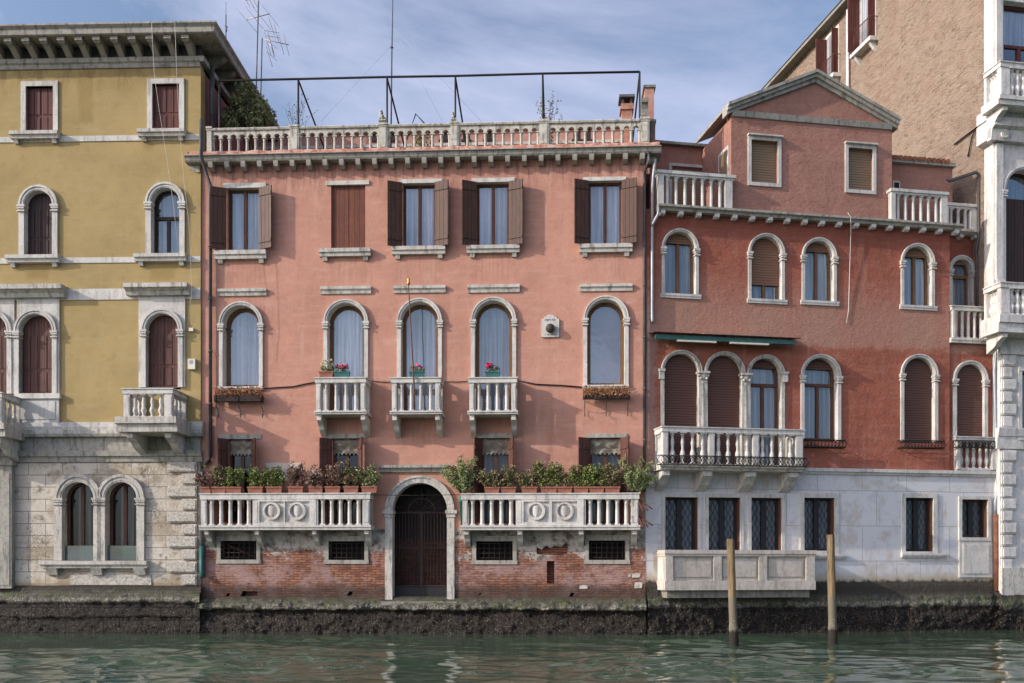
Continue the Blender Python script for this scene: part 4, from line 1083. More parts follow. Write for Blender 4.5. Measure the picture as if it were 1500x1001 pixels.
for (o4, surr, sil) in (((38.5, 78.5, 127, 195), 7.2, (19, 89, 196, 206)), ((223.5, 263, 123.5, 192), 7.5, (205, 273.5, 193, 202.5))):
    rect_window(Y, yellow, 'yellow', *o4, frame='frame_dark', rev=0.2, surround=surr, sill=(*sil, 0.26), shut='deep', smat='shutter_red', nosill_surround=True, surmat='stone_clean', proud=0.05)
arch_window(Y, yellow, 'yellow', 36.5, 77.5, 301, 376.5, 8.0, 'shut', frame='frame_dark', rev=0.26, sillpx=(13, 90, 376.5, 386.5, 0.26))
arch_window(Y, yellow, 'yellow', 222, 263.5, 297, 374.5, 8.0, 'window', frame='frame_dark', rev=0.26, curtain='curtain_dim', transom=317, sillpx=(200, 275, 374.5, 384.5, 0.26), curtain_span=(0.25, 1))
# white bands
bandpx = [(-190, 294, 202, 209.5), (-190, 294, 381, 388), (-190, 294, 425.5, 441)]
for (y0, y1) in ((200.5, 208.5), (378.5, 386.5), (424.5, 440.5)):
    m = MB(); x = 120; m.box(YL, -0.002, -0.02, 0.03, Y.z(x, y1-0.7), Y.z(x, y0-0.7)); m.build('string_course', 'stone_clean', yellow)
# first floor framed arches
def framed_arch(x0, x1, ytop, ybot, ox0, ox1, ysp, lint, prj, seed):
    a, b, q0, q1 = Y.b(x0, x1, ytop, ybot); u0, u1 = Y.u(ox0), Y.u(ox1); zs_ = Y.z((ox0+ox1)/2, ysp)
    filled('window_panel', rectp(a, b, q0, q1), [[(p[0], max(p[1], q0+0.003) if False else p[1]) for p in archp(u0, u1, q0+0.004, zs_, grow=0.0)]], -0.2, 0.055, 'stone_clean', yellow)
    win, info = arch_window(Y, yellow, 'yellow', ox0, ox1, ysp, ybot, 7.0, 'shut', frame='frame', rev=0.22, proud=0.10, seed=seed)
    z = Y.b(*lint)
    lintel_bar(z[0], z[1], z[2], z[3], prj, yellow, 'stone', 'cornice_hood')
    return win
framed_arch(204, 272, 435, 568, 215, 262, 484, (188, 280.5, 419.5, 434.5), 0.42, 5)
framed_arch(26, 88, 438, 577.5, 29.5, 78, 486, (-40, 98.5, 421.5, 438), 0.42, 6)
framed_arch(-45, 22, 438, 577.5, -38, 12, 486, (-140, -41, 421.5, 438), 0.42, 7)
m = MB(); a, b, q0, q1 = Y.b(26, 88, 577.5, 622); m.box(a, b, -0.05, 0.09, q0, q1); m.box(a-0.04, b+0.06, -0.05, 0.16, q1-0.17, q1); m.box(a+0.1, b-0.12, 0.09, 0.11, q0+0.15, q1-0.25); m.build('parapet_panel', 'stone_clean', yellow)
# balcony right
balcony(Y, yellow, 181, 252, 569, 611.5, 633, 1.28, [(181, 190), (240.5, 252)], 4, 'vase', 'stone_clean', brackets=((183, 194), (239, 250)), bh=0.62, side_n=3, rail_h=0.17, r=0.088, slab_extra=0.20, slabmat='stone', bproj=1.15)
# balcony left (its right-hand side is in view)
balcony(Y, yellow, -90, 2, 575, 621, 640, 1.2, [(-90, -81), (-46, -38), (-6, 2)], 4, 'vase', 'stone_clean', brackets=((-88, -78), (-10, 0)), bh=0.7, side_n=3, rail_h=0.17, r=0.088, slab_extra=0.16, slabmat='stone', bproj=1.1)
# ledge between floors
for (y0, y1, d, mt) in ((619.5, 631, 0.14, 'stone_clean'), (631, 640.5, 0.24, 'stone')):
    m = MB(); z0, z1 = yz(y1), yz(y0); m.prof([(-0.02, z0), (d*0.8, z0), (d, z0+(z1-z0)*0.4), (d, z1), (-0.02, z1+0.02)], YL, 0.10); m.build('ledge', mt, yellow)
m = MB(); z0, z1 = yz(677), yz(661); h = z1-z0; m.prof([(-0.02, z0), (0.05, z0), (0.07, z0+h*0.45), (0.14, z0+h*0.5), (0.17, z1), (-0.02, z1)], YL, 0.06); m.build('moulding', 'stone_grey', yellow)
m = MB(); m.box(YL, 0.0, -0.02, 0.03, yz(661)+0.0005, yz(640.5)-0.0005); m.build('frieze', 'stone_grey', yellow)
# twin ground floor window
for (x0, x1) in ((92.5, 138.5), (155.5, 201.5)):
    arch_window(Y, yellow, 'yellow_stone', x0, x1, 730, 821.5, 11.5, 'window', mat='stone', frame='frame', glass='glass_dim', curtain='curtain_grey', curtain_span=(0.30, 0.72), rev=0.3, proud=0.10, seed=int(x0), fw=0.10, capout=1.0)
a, b, q0, q1 = Y.b(62, 219, 822, 832.5); sl_ = sill_block(a, b, q0, q1, 0.28, yellow, 'stone', False)
for x in (79, 144, 207): a, b, q0, q1 = Y.b(x-8, x+8, 832.5, 842.5); m = MB(); m.prof([(0, q0), (0.12, q0), (0.22, q1-0.003), (0, q1-0.003)], a, b); m.build('sill_bracket', 'stone', yellow)
for (x0, x1) in ((93, 138), (156, 201)):
    a, b, q0, q1 = Y.b(x0, x1, 799.5, 821); m = MB(); m.box(a, b, -0.12, -0.10, q0, q1); m.build('glass_guard', 'guard', yellow)
# quoins
yy = [215, 263, 313, 365, 417, 468, 518, 570, 620, 672, 722]
for i in range(10):
    lng = i % 2 == 0
    a, b, q0, q1 = Y.b(246 if lng else 267, 289.5, 600+yy[i]/2.781, 600+(yy[i+1]-7)/2.781)
    m = MB(); e = 0.03
    m.prism([(a, q0+e), (a+e, q0), (b-e, q0), (b, q0+e), (b, q1-e), (b-e, q1), (a+e, q1), (a, q1-e)], 0.0, 0.085); m.prism(rectp(a+0.04, b-0.04, q0+0.04, q1-0.04), 0.085, 0.12)
    m.build('quoin', 'rustic', yellow)
a, b, q0, q1 = Y.b(104, 222, 842.5, 857); m = MB(); m.prism(rectp(a, b, q0, q1), 0, 0.035); m.build('plinth_block', 'rustic', yellow)
# giant pilaster at the left
a, b, q0, q1 = Y.b(-40, 22, 676, 862); m = MB(); m.box(a, b, 0, 0.22, q0, q1); m.box(a-0.05, b+0.07, 0.0, 0.30, q1-0.16, q1-0.001); m.box(a, b-0.06, 0.22, 0.24, q0+0.1, q1-0.4); m.build('pilaster', 'stone_grey', yellow)
zwt = yz(101)
zsp = yz(676)
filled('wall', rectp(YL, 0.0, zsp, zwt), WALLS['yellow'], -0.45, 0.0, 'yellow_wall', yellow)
filled('stone_wall', rectp(YL, -0.0, 0.6, zsp-0.001), WALLS['yellow_stone'], -0.45, 0.004, 'yellow_stone', yellow)
m = MB(); m.box(YL, -0.01, -12, -0.455, -0.3, zwt); m.build('body', 'purple_wall', yellow)
# roof cornice with modillions, on the front and on the right-hand return
zz0, zz1, zz2, zz3, zz4 = yz(101), yz(88), yz(55, d=0.6), yz(48, d=0.9), yz(33.5, d=0.95)
m = MB(); m.prof([(-0.3, zz0), (0.05, zz0), (0.08, zz0+0.12), (0.14, zz0+0.16), (0.16, zz1), (-0.3, zz1)], YL, 0.0)
m.vert([(0, -12), (0.16, -12), (0.16, 0.16), (0, 0.16)], zz0+0.12, zz1)
m.build('frieze_moulding', 'stone_grey', yellow)
m = MB(); m.box(YL, 0.0, -12, 0.02, zz1+0.0005, zz2); m.build('cornice_back', 'modillion_shade', yellow)  # painted near-black as the shade between the modillions
m = MB()
prf = [(0.0, zz2), (0.78, zz2), (0.80, zz3-0.03), (0.86, zz3), (0.88, zz3+0.16), (0.97, zz4-0.05), (0.97, zz4), (0.0, zz4+0.05)]
m.extr(prf, lambda p, t: (p[0]*0.85 if t == 1 else YL, p[0], p[1]), 0, 1)
m.extr(prf, lambda p, t: (p[0]*0.85, p[0]-0 if t == 1 else t, p[1]), -12.0, 1)
vs = [(0, p[0], p[1]) for p in prf]; vs2 = [(p[0]*0.85, p[0], p[1]) for p in prf]
cor = m.build('roof_cornice', 'stone_grey', yellow)
mod = MB(); hm = zz2-zz1
mod.prof([(0, -hm), (0.10, -hm), (0.30, -hm*0.72), (0.52, -hm*0.50), (0.66, -hm*0.46), (0.70, -hm*0.25), (0.70, -0.003), (0, -0.003)], -0.10, 0.10)
mod.prof([(0.66, -hm*0.42), (0.74, -hm*0.36), (0.74, -0.003), (0.66, -0.003)], -0.12, 0.12)
cornice_corbels(cor, 'modillion', mod, 19, Y.u(-172), Y.u(283), 0.02, zz2, 'stone_grey')
o = None
for k in range(12):
    q = MB(); q.vert
    mm = MB(); zb0 = zz2
    mm.prism([(0, zb0-hm), (0.10, zb0-hm), (0.30, zb0-hm*0.70), (0.50, zb0-hm*0.46), (0.60, zb0-hm*0.25), (0.60, zb0-0.003), (0, zb0-0.003)], -0.6-0.95*k-0.24, -0.6-0.95*k)
    mm.build('modillion', 'stone_dark', cor)
m = MB(); m.prism([(YL-1, zz4-0.12), (0.55, zz4-0.12), (0.55, zz4+0.02), (-6, zz4+0.10), (YL-1, zz4+0.10)], -12, -0.1); m.build('roof', 'rooftile', yellow)
m = MB(); m.prism([(0.02, zz4+0.03), (0.78, zz4+0.03), (0.6, zz4+0.20)], -4.4, -3.2); m.build('roof_hatch', 'pipe_dark', yellow)
pipe(Y, yellow, [(0.20, -0.5, zz1), (0.20, -0.5, yz(190))], 0.085, 'pipe_dark', collars=False)
algae_mat('algae_yellow', yz(874), True)
foundation(Y, yellow, 'y', [(0.0, yz(858), 0.0), (0.10, yz(861), 0.15), (0.12, yz(867), 0.2), (0.26, yz(870), 0.4), (0.30, yz(880), 0.5), (0.22, yz(886), 0.9), (0.26, yz(897), 1.1), (0.27, yz(903), 1.1), (0.20, yz(905), 1.2), (0.24, yz(915), 1.3), (0.24, -0.5, 0.5)], YL, 0.05, 'algae_yellow', 0.055, 5)

# ================================================================== RED PALAZZO
RR = Face(945.5, 31.66, math.atan(0.18))
red = RR.root('red_palazzo', 'dark red palazzo with marble ground floor, arched windows and a gabled attic', 'building')
def rz(y, x, d=0): return RR.z(x, y, d)
RU1 = RR.u(1391)           # end of the main front
BD = -0.85                 # the last bay is set back
def red_mat(name, gable=False):
    s = NT(name, 0.92, 0.12)
    if gable: c = plaster_base(s, (0.355, 0.178, 0.135), (0.40, 0.23, 0.18), (0.20, 0.10, 0.08), 0.30)
    else:
        c = plaster_base(s, (0.325, 0.108, 0.070), (0.42, 0.20, 0.145), (0.14, 0.046, 0.034), 0.85)
        nz = s.noise(1.8, 7, 0.7)
        a = RR.b(950, 1391, 447, 505)
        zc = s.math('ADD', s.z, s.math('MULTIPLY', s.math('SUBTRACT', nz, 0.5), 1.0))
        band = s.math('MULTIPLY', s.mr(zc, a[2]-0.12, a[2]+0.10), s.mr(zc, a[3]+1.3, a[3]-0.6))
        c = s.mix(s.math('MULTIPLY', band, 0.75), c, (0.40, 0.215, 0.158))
        hb_ = s.math('MULTIPLY', band, s.noise(1.0, 8, 0.75, sc=(3, 3, 8)))
        for (x0, x1) in ((968, 1024), (1095, 1150), (1173, 1227), (1318, 1371)):
            q = RR.b(x0, x1, 437, 510); c = s.mix(s.math('MULTIPLY', s.boxmask(q[0], q[1], q[2], q[3], 0.12, 0.45, nz), 0.42), c, (0.37, 0.225, 0.165))
        q = RR.b(946, 968, 440, 720); c = s.mix(s.math('MULTIPLY', s.boxmask(q[0]-1, q[1], q[2], q[3], 0.3, 0.9, nz), 0.7), c, (0.35, 0.235, 0.20))
        zt_ = rz(330, 1180); c = s.mix(s.math('MULTIPLY', s.mr(zc, zt_-1.3, zt_-0.1), 0.40), c, (0.15, 0.040, 0.032))  # wall painted darker under the cornice, partly standing in for its shadow
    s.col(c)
    h = s.math('ADD', s.noise(2.0, 8, 0.70), s.math('MULTIPLY', s.noise(9, 7, 0.7, sc=(1, 1, 1.9)), 0.55)); s.bump(h, 0.85, 0.07)
    c = s.mix(s.math('MULTIPLY', s.mr(s.noise(8, 8, 0.75, sc=(1, 1, 1.8), off=(2, 2, 2)), 0.52, 0.66), 0.45), c, mul((0.16, 0.06, 0.05), 0.9)); s.col(c)
    MT[name] = s.m
red_mat('red_wall'); red_mat('red_gable', True)
s = NT('veined marble slabs', 0.55, 0.35)
bc, bf = s.brick(1.62, 1.18, 0.008, (0.60, 0.585, 0.575), (0.55, 0.54, 0.54), (0.22, 0.20, 0.18), off=0.32)
nz = s.noise(1.4, 7, 0.7, dist=1.2)
bc = s.mix(s.math('MULTIPLY', s.mr(s.noise(1.0, 7, 0.7, dist=0.8, off=(3, 1, 7)), 0.50, 0.62), 0.55), bc, (0.44, 0.35, 0.28))
bc = s.mix(s.math('MULTIPLY', s.mr(s.noise(1.0, 7, 0.7, sc=(4, 4, 0.6), off=(1, 1, 7)), 0.56, 0.70), 0.7), bc, (0.33, 0.20, 0.125))
bc = s.mix(s.math('MULTIPLY', s.mr(nz, 0.52, 0.60), 0.35), bc, (0.36, 0.36, 0.37))
zlo = rz(853, 1300); zz = s.math('ADD', s.z, s.math('MULTIPLY', s.math('SUBTRACT', s.noise(3, 6, 0.7), 0.5), 0.5))
bc = s.mix(s.math('MULTIPLY', s.mr(zz, zlo+0.45, zlo+0.02), 0.8), bc, (0.36, 0.27, 0.15))
bc = s.mix(s.mr(zz, zlo+0.12, zlo-0.02), bc, (0.03, 0.028, 0.022))
s.col(bc); s.bump(s.math('SUBTRACT', s.math('MULTIPLY', s.noise(5, 5), 0.15), bf), 0.35, 0.02); MT['marble'] = s.m

# upper row
ups = [(973.5, 1018.5, 364, 431, 'w', None), (1100, 1144.5, 371, 438.8, 'b', 416), (1178.5, 1220.5, 376, 441.2, 'w', None), (1323.5, 1364, 384, 448, 'w', None)]
for i, (x0, x1, ys, yb, k, bl) in enumerate(ups):
    arch_window(RR, red, 'red', x0, x1, ys, yb, 4.6, 'window', frame='frame_light', curtain='curtain', rev=0.24, proud=0.05, seed=i+20,
                sillpx=(x0-6, x1+8, yb, yb+6.5, 0.06), blind='blind_mid', blind_z=(bl if bl else ys-9), fw=0.08)
# lower arcade and singles
low = [(972.5, 1023, 545, 684, 'blind_brown', None), (1036, 1086, 547, 685, 'blind_brown', None), (1098.5, 1144, 549.5, 686, None, 563), (1177.5, 1226.5, 551, 645, None, 563), (1323.5, 1368.5, 549, 647, 'blind_brown', None)]
for i, (x0, x1, ys, yb, bl, tr) in enumerate(low):
    arch_window(RR, red, 'red', x0, x1, ys, yb, 5.2, 'window', frame='frame', curtain='curtain_dim', rev=0.26 if bl is None else 0.22, proud=0.05, seed=i+30,
                blind=bl or 'blind_brown', blind_z=None if bl else ys-11, transom=tr, cap=i > 2, fw=0.09, mat='stone' if i < 3 else 'stone_clean')
for (x0, x1, z_y, ybot) in ((1023, 1036, 545, 684), (1086, 1098.5, 548, 685)):
    u = (RR.u(x0)+RR.u(x1))/2; zc = rz(545 if x0 < 1030 else 548, x0); zb = rz(ybot, x0); h = zc-zb
    m = MB(); m.lathe([(a*0.8, zb+b) for a, b in [(0.2, 0), (0.2, 0.1), (0.155, 0.16), (0.15, h*0.5), (0.135, h-0.36), (0.16, h-0.34), (0.13, h-0.31)]], u, -0.05, 14)
    m.lathe([(0.11, zc-0.31), (0.15, zc-0.2), (0.19, zc-0.08), (0.17, zc-0.06)], u, -0.05, 8); m.box(u-0.20, u+0.20, -0.25, 0.15, zc-0.06, zc+0.01)
    for sg in (-1, 1): m.sphere((u+sg*0.155, 0.06, zc-0.12), 0.055, 6); m.sphere((u+sg*0.10, 0.10, zc-0.22), 0.045, 6)
    m.build('column', 'stone', red)
for (x, ys) in ((968.5, 545), (1149, 549.5)):
    a, b, q0, q1 = RR.b(x-4.5, x+4.5, ys-4, ys+11); m = MB(); m.box(a, b, -0.1, 0.12, q1-0.08, q1); m.box(a+0.02, b-0.02, -0.1, 0.09, q0, q1-0.0805); m.build('capital', 'stone', red)
# marble ground floor windows with leaded iron lattice
gw = [(974, 1022, 728.6, 812), (1037.5, 1084, 729, 812), (1100, 1144.5, 729.5, 812), (1177.5, 1222, 729.5, 807), (1326, 1366.5, 729.5, 808)]
for i, q in enumerate(gw):
    rect_window(RR, red, 'redm', *q, frame='frame_dark', glass='glass_dim', curtain='curtain_dim', rev=0.24, surround=5.2 if i < 3 else 6.5, surmat='stone_clean', lattice=True, seed=i, proud=0.045, nosill_surround=i < 3)
for (x0, x1, y) in ((1170, 1238, 812.5), (1319, 1384, 811)):
    a, b, q0, q1 = RR.b(x0, x1, y, y+6); sill_block(a, b, q0, q1, 0.13, red, 'stone_clean', False)
zmb = rz(697, 1320); zmt = rz(688.5, 1320)
zct = rz(325, 1230)
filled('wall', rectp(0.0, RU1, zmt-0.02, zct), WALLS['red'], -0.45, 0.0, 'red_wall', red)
GU1 = RR.u(1459); 
m = MB(); m.prof([(-0.9, zmb), (0.05, zmb), (0.07, zmb+0.06), (0.12, zmb+0.09), (0.12, zmt), (-0.9, zmt)], RR.u(948), GU1); m.build('string_course', 'stone_clean', red)
rect_window(RR, red, 'redm', 1408, 1446, 732, 787.5, frame='frame', glass='glass_dim', curtain='curtain_dim', rev=0.24, surround=5, surmat='stone_clean', lattice=True, seed=9, proud=0.06)
a, b, q0, q1 = RR.b(1404, 1452, 793, 846); m = MB(); m.prism(rectp(a, b, q0, q1), 0.0, 0.05); m.prism(rectp(a+0.13, b-0.13, q0+0.13, q1-0.13), 0.05, 0.075); m.build('stone_panel', 'stone_clean', red)
filled('marble_wall', rectp(0.0, GU1, 0.8, zmb), WALLS['redm'], -0.45, 0.003, 'marble', red)
m = MB(); m.box(0.0, RU1, -9, -0.455, -0.3, zct-0.05); m.box(RU1-0.3, GU1, -9, -1.40, -0.3, rz(348, 1420, BD)); m.box(RU1, GU1, -1.40, -0.46, -0.3, zmb-0.02); m.box(RU1+0.01, RR.u(1455), -1.40, -0.46, zmb-0.02, rz(505, 1420))
m.build('body', 'red_gable', red)
# cornice
zc1, zc0 = rz(318, 1180), rz(325.5, 1180)
m = MB(); m.prof([(-0.45, zc0), (0.22, zc0), (0.24, zc0+0.07), (0.33, zc0+0.10), (0.33, zc1), (-0.45, zc1)], RR.u(960), RU1+0.28)
cor = m.build('cornice', 'stone_grey', red)
cb = MB(); cb.prof([(0, -0.13), (0.16, -0.14), (0.23, -0.10), (0.24, 0), (0, 0)], -0.075, 0.075)
cornice_corbels(cor, 'corbel', cb, 18, RR.u(968), RR.u(1396), 0.0, zc0-0.002, 'stone_clean')
# set-back bay
zbt = rz(348, 1420, BD)
bx0, bx1 = RU1-0.3, GU1
arch_window(Face(1391, RR.depth(1391, BD)+0.0, RR.ang) if False else RR, red, 'bay_tmp', 1395, 1422, 395, 452, 5.5, 'window') if False else None
class Off:
    """the same facade, pushed back by BD: returns u on that plane; z as seen there"""
    def __init__(s, f, d): s.f = f; s.d = d
    def u(s, px, d=0.0): return s.f.u(px, s.d+d)
    def z(s, px, py, d=0.0): return s.f.z(px, py, s.d+d)
    def depth(s, px, d=0.0): return s.f.depth(px, s.d+d)
    def b(s, x0, x1, y0, y1, d=0.0): return s.f.b(x0, x1, y0, y1, s.d+d)
bay = bpy.data.objects.new('set_back_bay', None)
RB = Face(1391, RR.depth(1391, BD), RR.ang)
bayroot = red
# geometry for the bay is expressed in the palazzo's own frame, shifted back
off_u = (Vector((RB.O.x, RB.O.y))-RR.O).dot(RR.e); off_d = (Vector((RB.O.x, RB.O.y))-RR.O).dot(RR.n)
bay = bpy.data.objects.new('bay_wall', None)
tmp_objs_before = set(bpy.data.objects)
def bay_window(*a, **k):
    before = set(bpy.data.objects)
    arch_window(RB, red, 'bay', *a, **k)
    for o in set(bpy.data.objects)-before:
        if o.parent == red: o.location = (off_u, -off_d, 0)
bay_window(1394, 1422.5, 396, 458, 5.5, 'window', frame='frame_light', curtain='curtain_dim', rev=0.22, proud=0.05, seed=41, transom=404, blind='blind_tan', blind_z=386, leaves=1)
arch_window(RR, red, 'bay_low', 1402.5, 1443, 556, 646, 5.6, 'window', frame='frame', curtain='curtain_dim', rev=0.22, proud=-0.02, seed=42, blind='blind_brown')
zbs = rz(503, 1420)
filled('bay_wall', rectp(RU1+0.001, RR.u(1455.5), zmt, zbs), WALLS['bay_low'], -0.45, -0.09, 'red_wall', red)
m = MB(); m.box(RU1+0.001, RR.u(1455.5), BD, -0.09, zbs, zbs+0.1); m.build('bay_ledge', 'stone_grey', red)
w_ = filled('bay_wall', rectp(-0.2, RB.u(1452), zbs, RB.z(1420, 347)), WALLS['bay'], -0.45, 0.0, 'red_wall', red); w_.location = (off_u, -off_d, 0)
m = MB(); q1, q0 = RB.z(1415, 341), RB.z(1415, 347); m.prof([(-0.4, q0), (0.25, q0), (0.36, q0+0.06), (0.36, q1), (-0.4, q1)], 0.02, RB.u(1439))
bc_ = m.build('bay_cornice', 'stone_grey', red); bc_.location = (off_u, -off_d, 0)
for x in (1403, 1424): q = MB(); u = RB.u(x); q.prof([(0, q0-0.13), (0.24, q0-0.11), (0.25, q0-0.002), (0, q0-0.002)], u-0.07, u+0.07); o = q.build('corbel', 'stone_clean', bc_)
# bay balcony of the second floor, level with the front
balcony(RR, red, 1394.5, 1449, 449, 496, 503, 0.06, [(1394.5, 1398), (1443.5, 1449)], 5, 'column', 'stone_clean', side_n=0, rail_h=0.16, r=0.055, slab_extra=0.05)
# low balustrade over the marble floor
balcony(RR, red, 1400.5, 1457, 640, 688, 690, 0.05, [(1400.5, 1405), (1452, 1457)], 5, 'vase', 'stone_clean', side_n=0, rail_h=0.16, r=0.085, slab_extra=0.02)
# big balcony of the first floor
bal, inf = balcony(RR, red, 971, 1176.5, 627, 682, 690, 0.80, [(971, 979), (1038, 1047), (1103, 1112), (1166, 1176.5)], 4, 'vase', 'stone_clean', brackets=((971, 983), (1031, 1045), (1094.5, 1110), (1156, 1172)), bh=0.62, side_n=3, rail_h=0.17, r=0.09, slab_extra=0.10, slabmat='stone', bproj=0.72)
# marble parapet balcony at water level
pd = 0.78; u0, u1, zb, zt = RR.b(975, 1193, 806, 864.5, pd)
m = MB(); m.box(u0, u1, 0.0, pd-0.07, zb+0.10, zt-0.2)
for (d0, e) in ((pd, 0.0),):
    m.box(u0-0.05, u1+0.05, 0.0, pd+0.06, zt-0.12, zt); m.box(u0-0.03, u1+0.03, 0, pd+0.03, zt-0.2, zt-0.1205)
    m.box(u0-0.03, u1+0.03, 0.0, pd+0.03, zb, zb+0.30)
for (x0, x1) in ((975, 985.5), (1045.5, 1056.5), (1111.5, 1123), (1180.5, 1193)):
    a, b = RR.u(x0, pd), RR.u(x1, pd); m.box(a, b, pd-0.03, pd+0.028, zb+0.3005, zt-0.2005)
par = m.build('parapet_balcony', 'stone_warm', red)
for (x0, x1) in ((989, 1042), (1060, 1108), (1127, 1177)):
    a, b = RR.u(x0, pd), RR.u(x1, pd); q = MB(); q.prism(rectp(a, b, zb+0.42, zt-0.30), pd-0.07, pd-0.035); q.build('sunk_panel', 'stone_warm', par)
q = MB(); q.box(u0-0.011, u0, 0.10, 0.62, zb+0.36, zt-0.24); q.build('sunk_panel', 'stone_clean', par)
q = MB(); q.box(u0+0.1, u1-0.1, -0.1, pd-0.15, zb-0.25, zb-0.002); q.build('support_slab', 'stone_dark', par)
# gabled attic
gx0, gx1 = RR.u(1071, -0.05), RR.u(1306.5, -0.05); gd = -0.05
zge = rz(176, 1190, gd); apx = RR.u(1192.5, gd); zap = rz(120, 1192, gd); zbase = zc1
GW = []
def attic_window(o4, s_):
    u0_, u1_, zb_, zt_ = RR.b(*o4, gd); GW.append(rectp(u0_, u1_, zb_, zt_))
    m = MB(); w = 0.115; pr = gd+0.05
    m.box(u0_-w, u0_, gd-0.2, pr, zb_, zt_); m.box(u1_, u1_+w, gd-0.2, pr, zb_, zt_); m.box(u0_-w, u1_+w, gd-0.2, pr, zb_-w, zb_-0.0005); m.box(u0_-w, u1_+w, gd-0.2, pr, zt_+0.0005, zt_+w)
    m.box(u0_-w-0.02, u1_+w+0.02, gd, pr+0.10, zt_+w+0.0005, zt_+w+0.05)
    o = m.build('attic_window', 'stone_clean', red)
    m = MB(); m.box(u0_+0.005, u1_-0.005, gd-0.16, gd-0.12, zb_+0.003, zt_-0.003); m.build('roller_blind', 'blind_tan', o)
attic_window((1100, 1139, 206.5, 268.5), 1); attic_window((1242, 1278, 218, 279), 2)
filled('gable_wall', [(gx0, zbase-0.02), (gx1, zbase-0.02), (gx1, zge), (apx, zap), (gx0, zge)], GW, gd-0.35, gd, 'red_gable', red)
m = MB(); zr_ = zge-0.15
m.prism([(gx0, zbase), (gx1, zbase), (gx1, zr_), (apx, zap-0.1), (gx0, zr_)], -2.645, gd-0.355); gb = m.build('attic_body', 'red_gable', red)
m = MB(); t = 0.30; ov = 0.18
ux0, ux1 = gx0-ov, gx1+ov
sl_ = (zap-zge)/(apx-gx0)
zl = zge-ov*sl_+0.02
for (ua, ub) in ((ux0, apx), (ux1, apx)):
    m.prism([(ua, zl+0.20), (ub, zap+0.22), (ub, zap+0.32), (ua, zl+0.30)], -2.8, gd+0.24)
    m.prism([(ua, zl+0.08), (ub, zap+0.10), (ub, zap+0.2195), (ua, zl+0.1995)], gd-0.3, gd+0.17)
    m.prism([(ua, zl-0.03), (ub, zap-0.04), (ub, zap+0.0995), (ua, zl+0.0795)], gd-0.3, gd+0.09)
m.build('gable_roof', 'stone_grey', red)
m = MB(); zbnd = rz(181, 1190, gd); m.prof([(gd-0.1, zbnd), (gd+0.05, zbnd), (gd+0.09, zbnd+0.18), (gd-0.1, zbnd+0.18)], gx0+0.02, gx1-0.02); m.build('gable_band', 'stone_grey', red)
# little side window of the attic
sw0, sw1 = -0.95, -0.3
m = MB(); z0_, z1_ = rz(300, 1060, -0.5), rz(222, 1060, -0.5); m.box(gx0-0.04, gx0+0.02, sw0-0.1, sw1+0.1, z0_, z1_+0.1); q = m.build('side_door', 'stone_clean', red)
m = MB(); m.box(gx0-0.05, gx0-0.041, sw0, sw1, z0_, z1_); m.build('roller_blind', 'blind_tan', q)
# roof terraces each side of the gable: set-back rooms
sb = -2.65; u0 = RR.u(952, sb); zt_ = rz(215, 1000, sb)
m = MB(); m.box(u0, gx1-0.3, -8, sb-0.005, zbase-0.3, zt_); rm = m.build('terrace_room', 'red_gable', red)
m = MB(); m.prof([(-8.1, zt_), (sb+0.16, zt_), (sb+0.16, zt_+0.09), (-8.1, zt_+0.09)], u0-0.3, gx1-0.4); m.build('room_roof', 'stone_dark', rm)
a, b, q0, q1 = RR.b(984, 1028, 245, 330, sb); m = MB(); m.box(a-0.1, b+0.1, sb, sb+0.03, q0, q1+0.1); q = m.build('terrace_door', 'stone_clean', rm)
m = MB(); m.box(a, b, sb+0.03, sb+0.04, q0, q1-0.1); m.build('roller_blind', 'blind_tan', q); m = MB(); m.box(a, b, sb+0.03, sb+0.042, q1-0.0995, q1); m.build('blind_box', 'shutter_red', q)
u1 = RR.u(1395, -0.9); zt_ = rz(243, 1350, -0.9)
m = MB(); m.box(gx1-0.2, u1, -7, -0.9, zbase-0.3, zt_); rm = m.build('terrace_room', 'red_gable', red)
m = MB(); m.prof([(-7.1, zt_), (-0.75, zt_), (-0.75, zt_+0.13), (-7.1, zt_+0.13)], gx1-0.1, u1+0.05); m.build('eaves_board', 'stone_grey', rm)
m = MB(); n = 14; L = u1-gx1-0.3
for k in range(n): m.tube([(gx1+0.5+L*(k+0.5)/n-0.4, -0.7, zt_+0.14), (gx1+0.5+L*(k+0.5)/n-0.4, -3.5, zt_+0.9)], 0.085, 6)
m.build('room_roof', 'rooftile', rm)
a, b, q0, q1 = RR.b(1309, 1316, 266, 285, -0.9); m = MB(); m.box(a-0.05, b+0.05, -0.9, -0.86, q0, q1); q = m.build('terrace_window', 'stone_clean', rm); m = MB(); m.box(a, b, -0.86, -0.855, q0, q1-0.05); m.build('pane', 'dark', q)
# terrace balustrades
def straight_rail(x0, x1, y0, y1, xm, d, piers, n, mat='stone_clean', kind='column', r=0.06):
    u0, u1 = RR.u(x0, d), RR.u(x1, d); zt, zb = RR.z(xm, y0, d), RR.z(xm, y1, d)
    m = MB(); m.box(u0-0.04, u1+0.04, d-0.26, d+0.04, zt-0.10, zt); m.box(u0, u1, d-0.22, d, zt-0.17, zt-0.1005)
    o = m.build('terrace_balustrade', mat, red)
    pu = [(RR.u(a, d), RR.u(b, d)) for a, b in piers]
    for a, b in pu: q = MB(); q.box(a, b, d-0.2, d-0.002, zb, zt-0.1705); q.build('pier', mat, o)
    a, b = pu[0][1], pu[-1][0]; h = zt-0.17-zb
    mm = MB().lathe(column_profile(h, r), 0, 0, 9); mm.box(-0.08, 0.08, -0.08, 0.08, h-0.04, h)
    balusters(o, mm, [(a+(b-a)*(i+0.5)/n, d-0.1, zb) for i in range(n)], mat); return o
straight_rail(963, 1076, 253, 303.5, 1020, 0.2, [(964, 972.5), (1062.5, 1073)], 7)
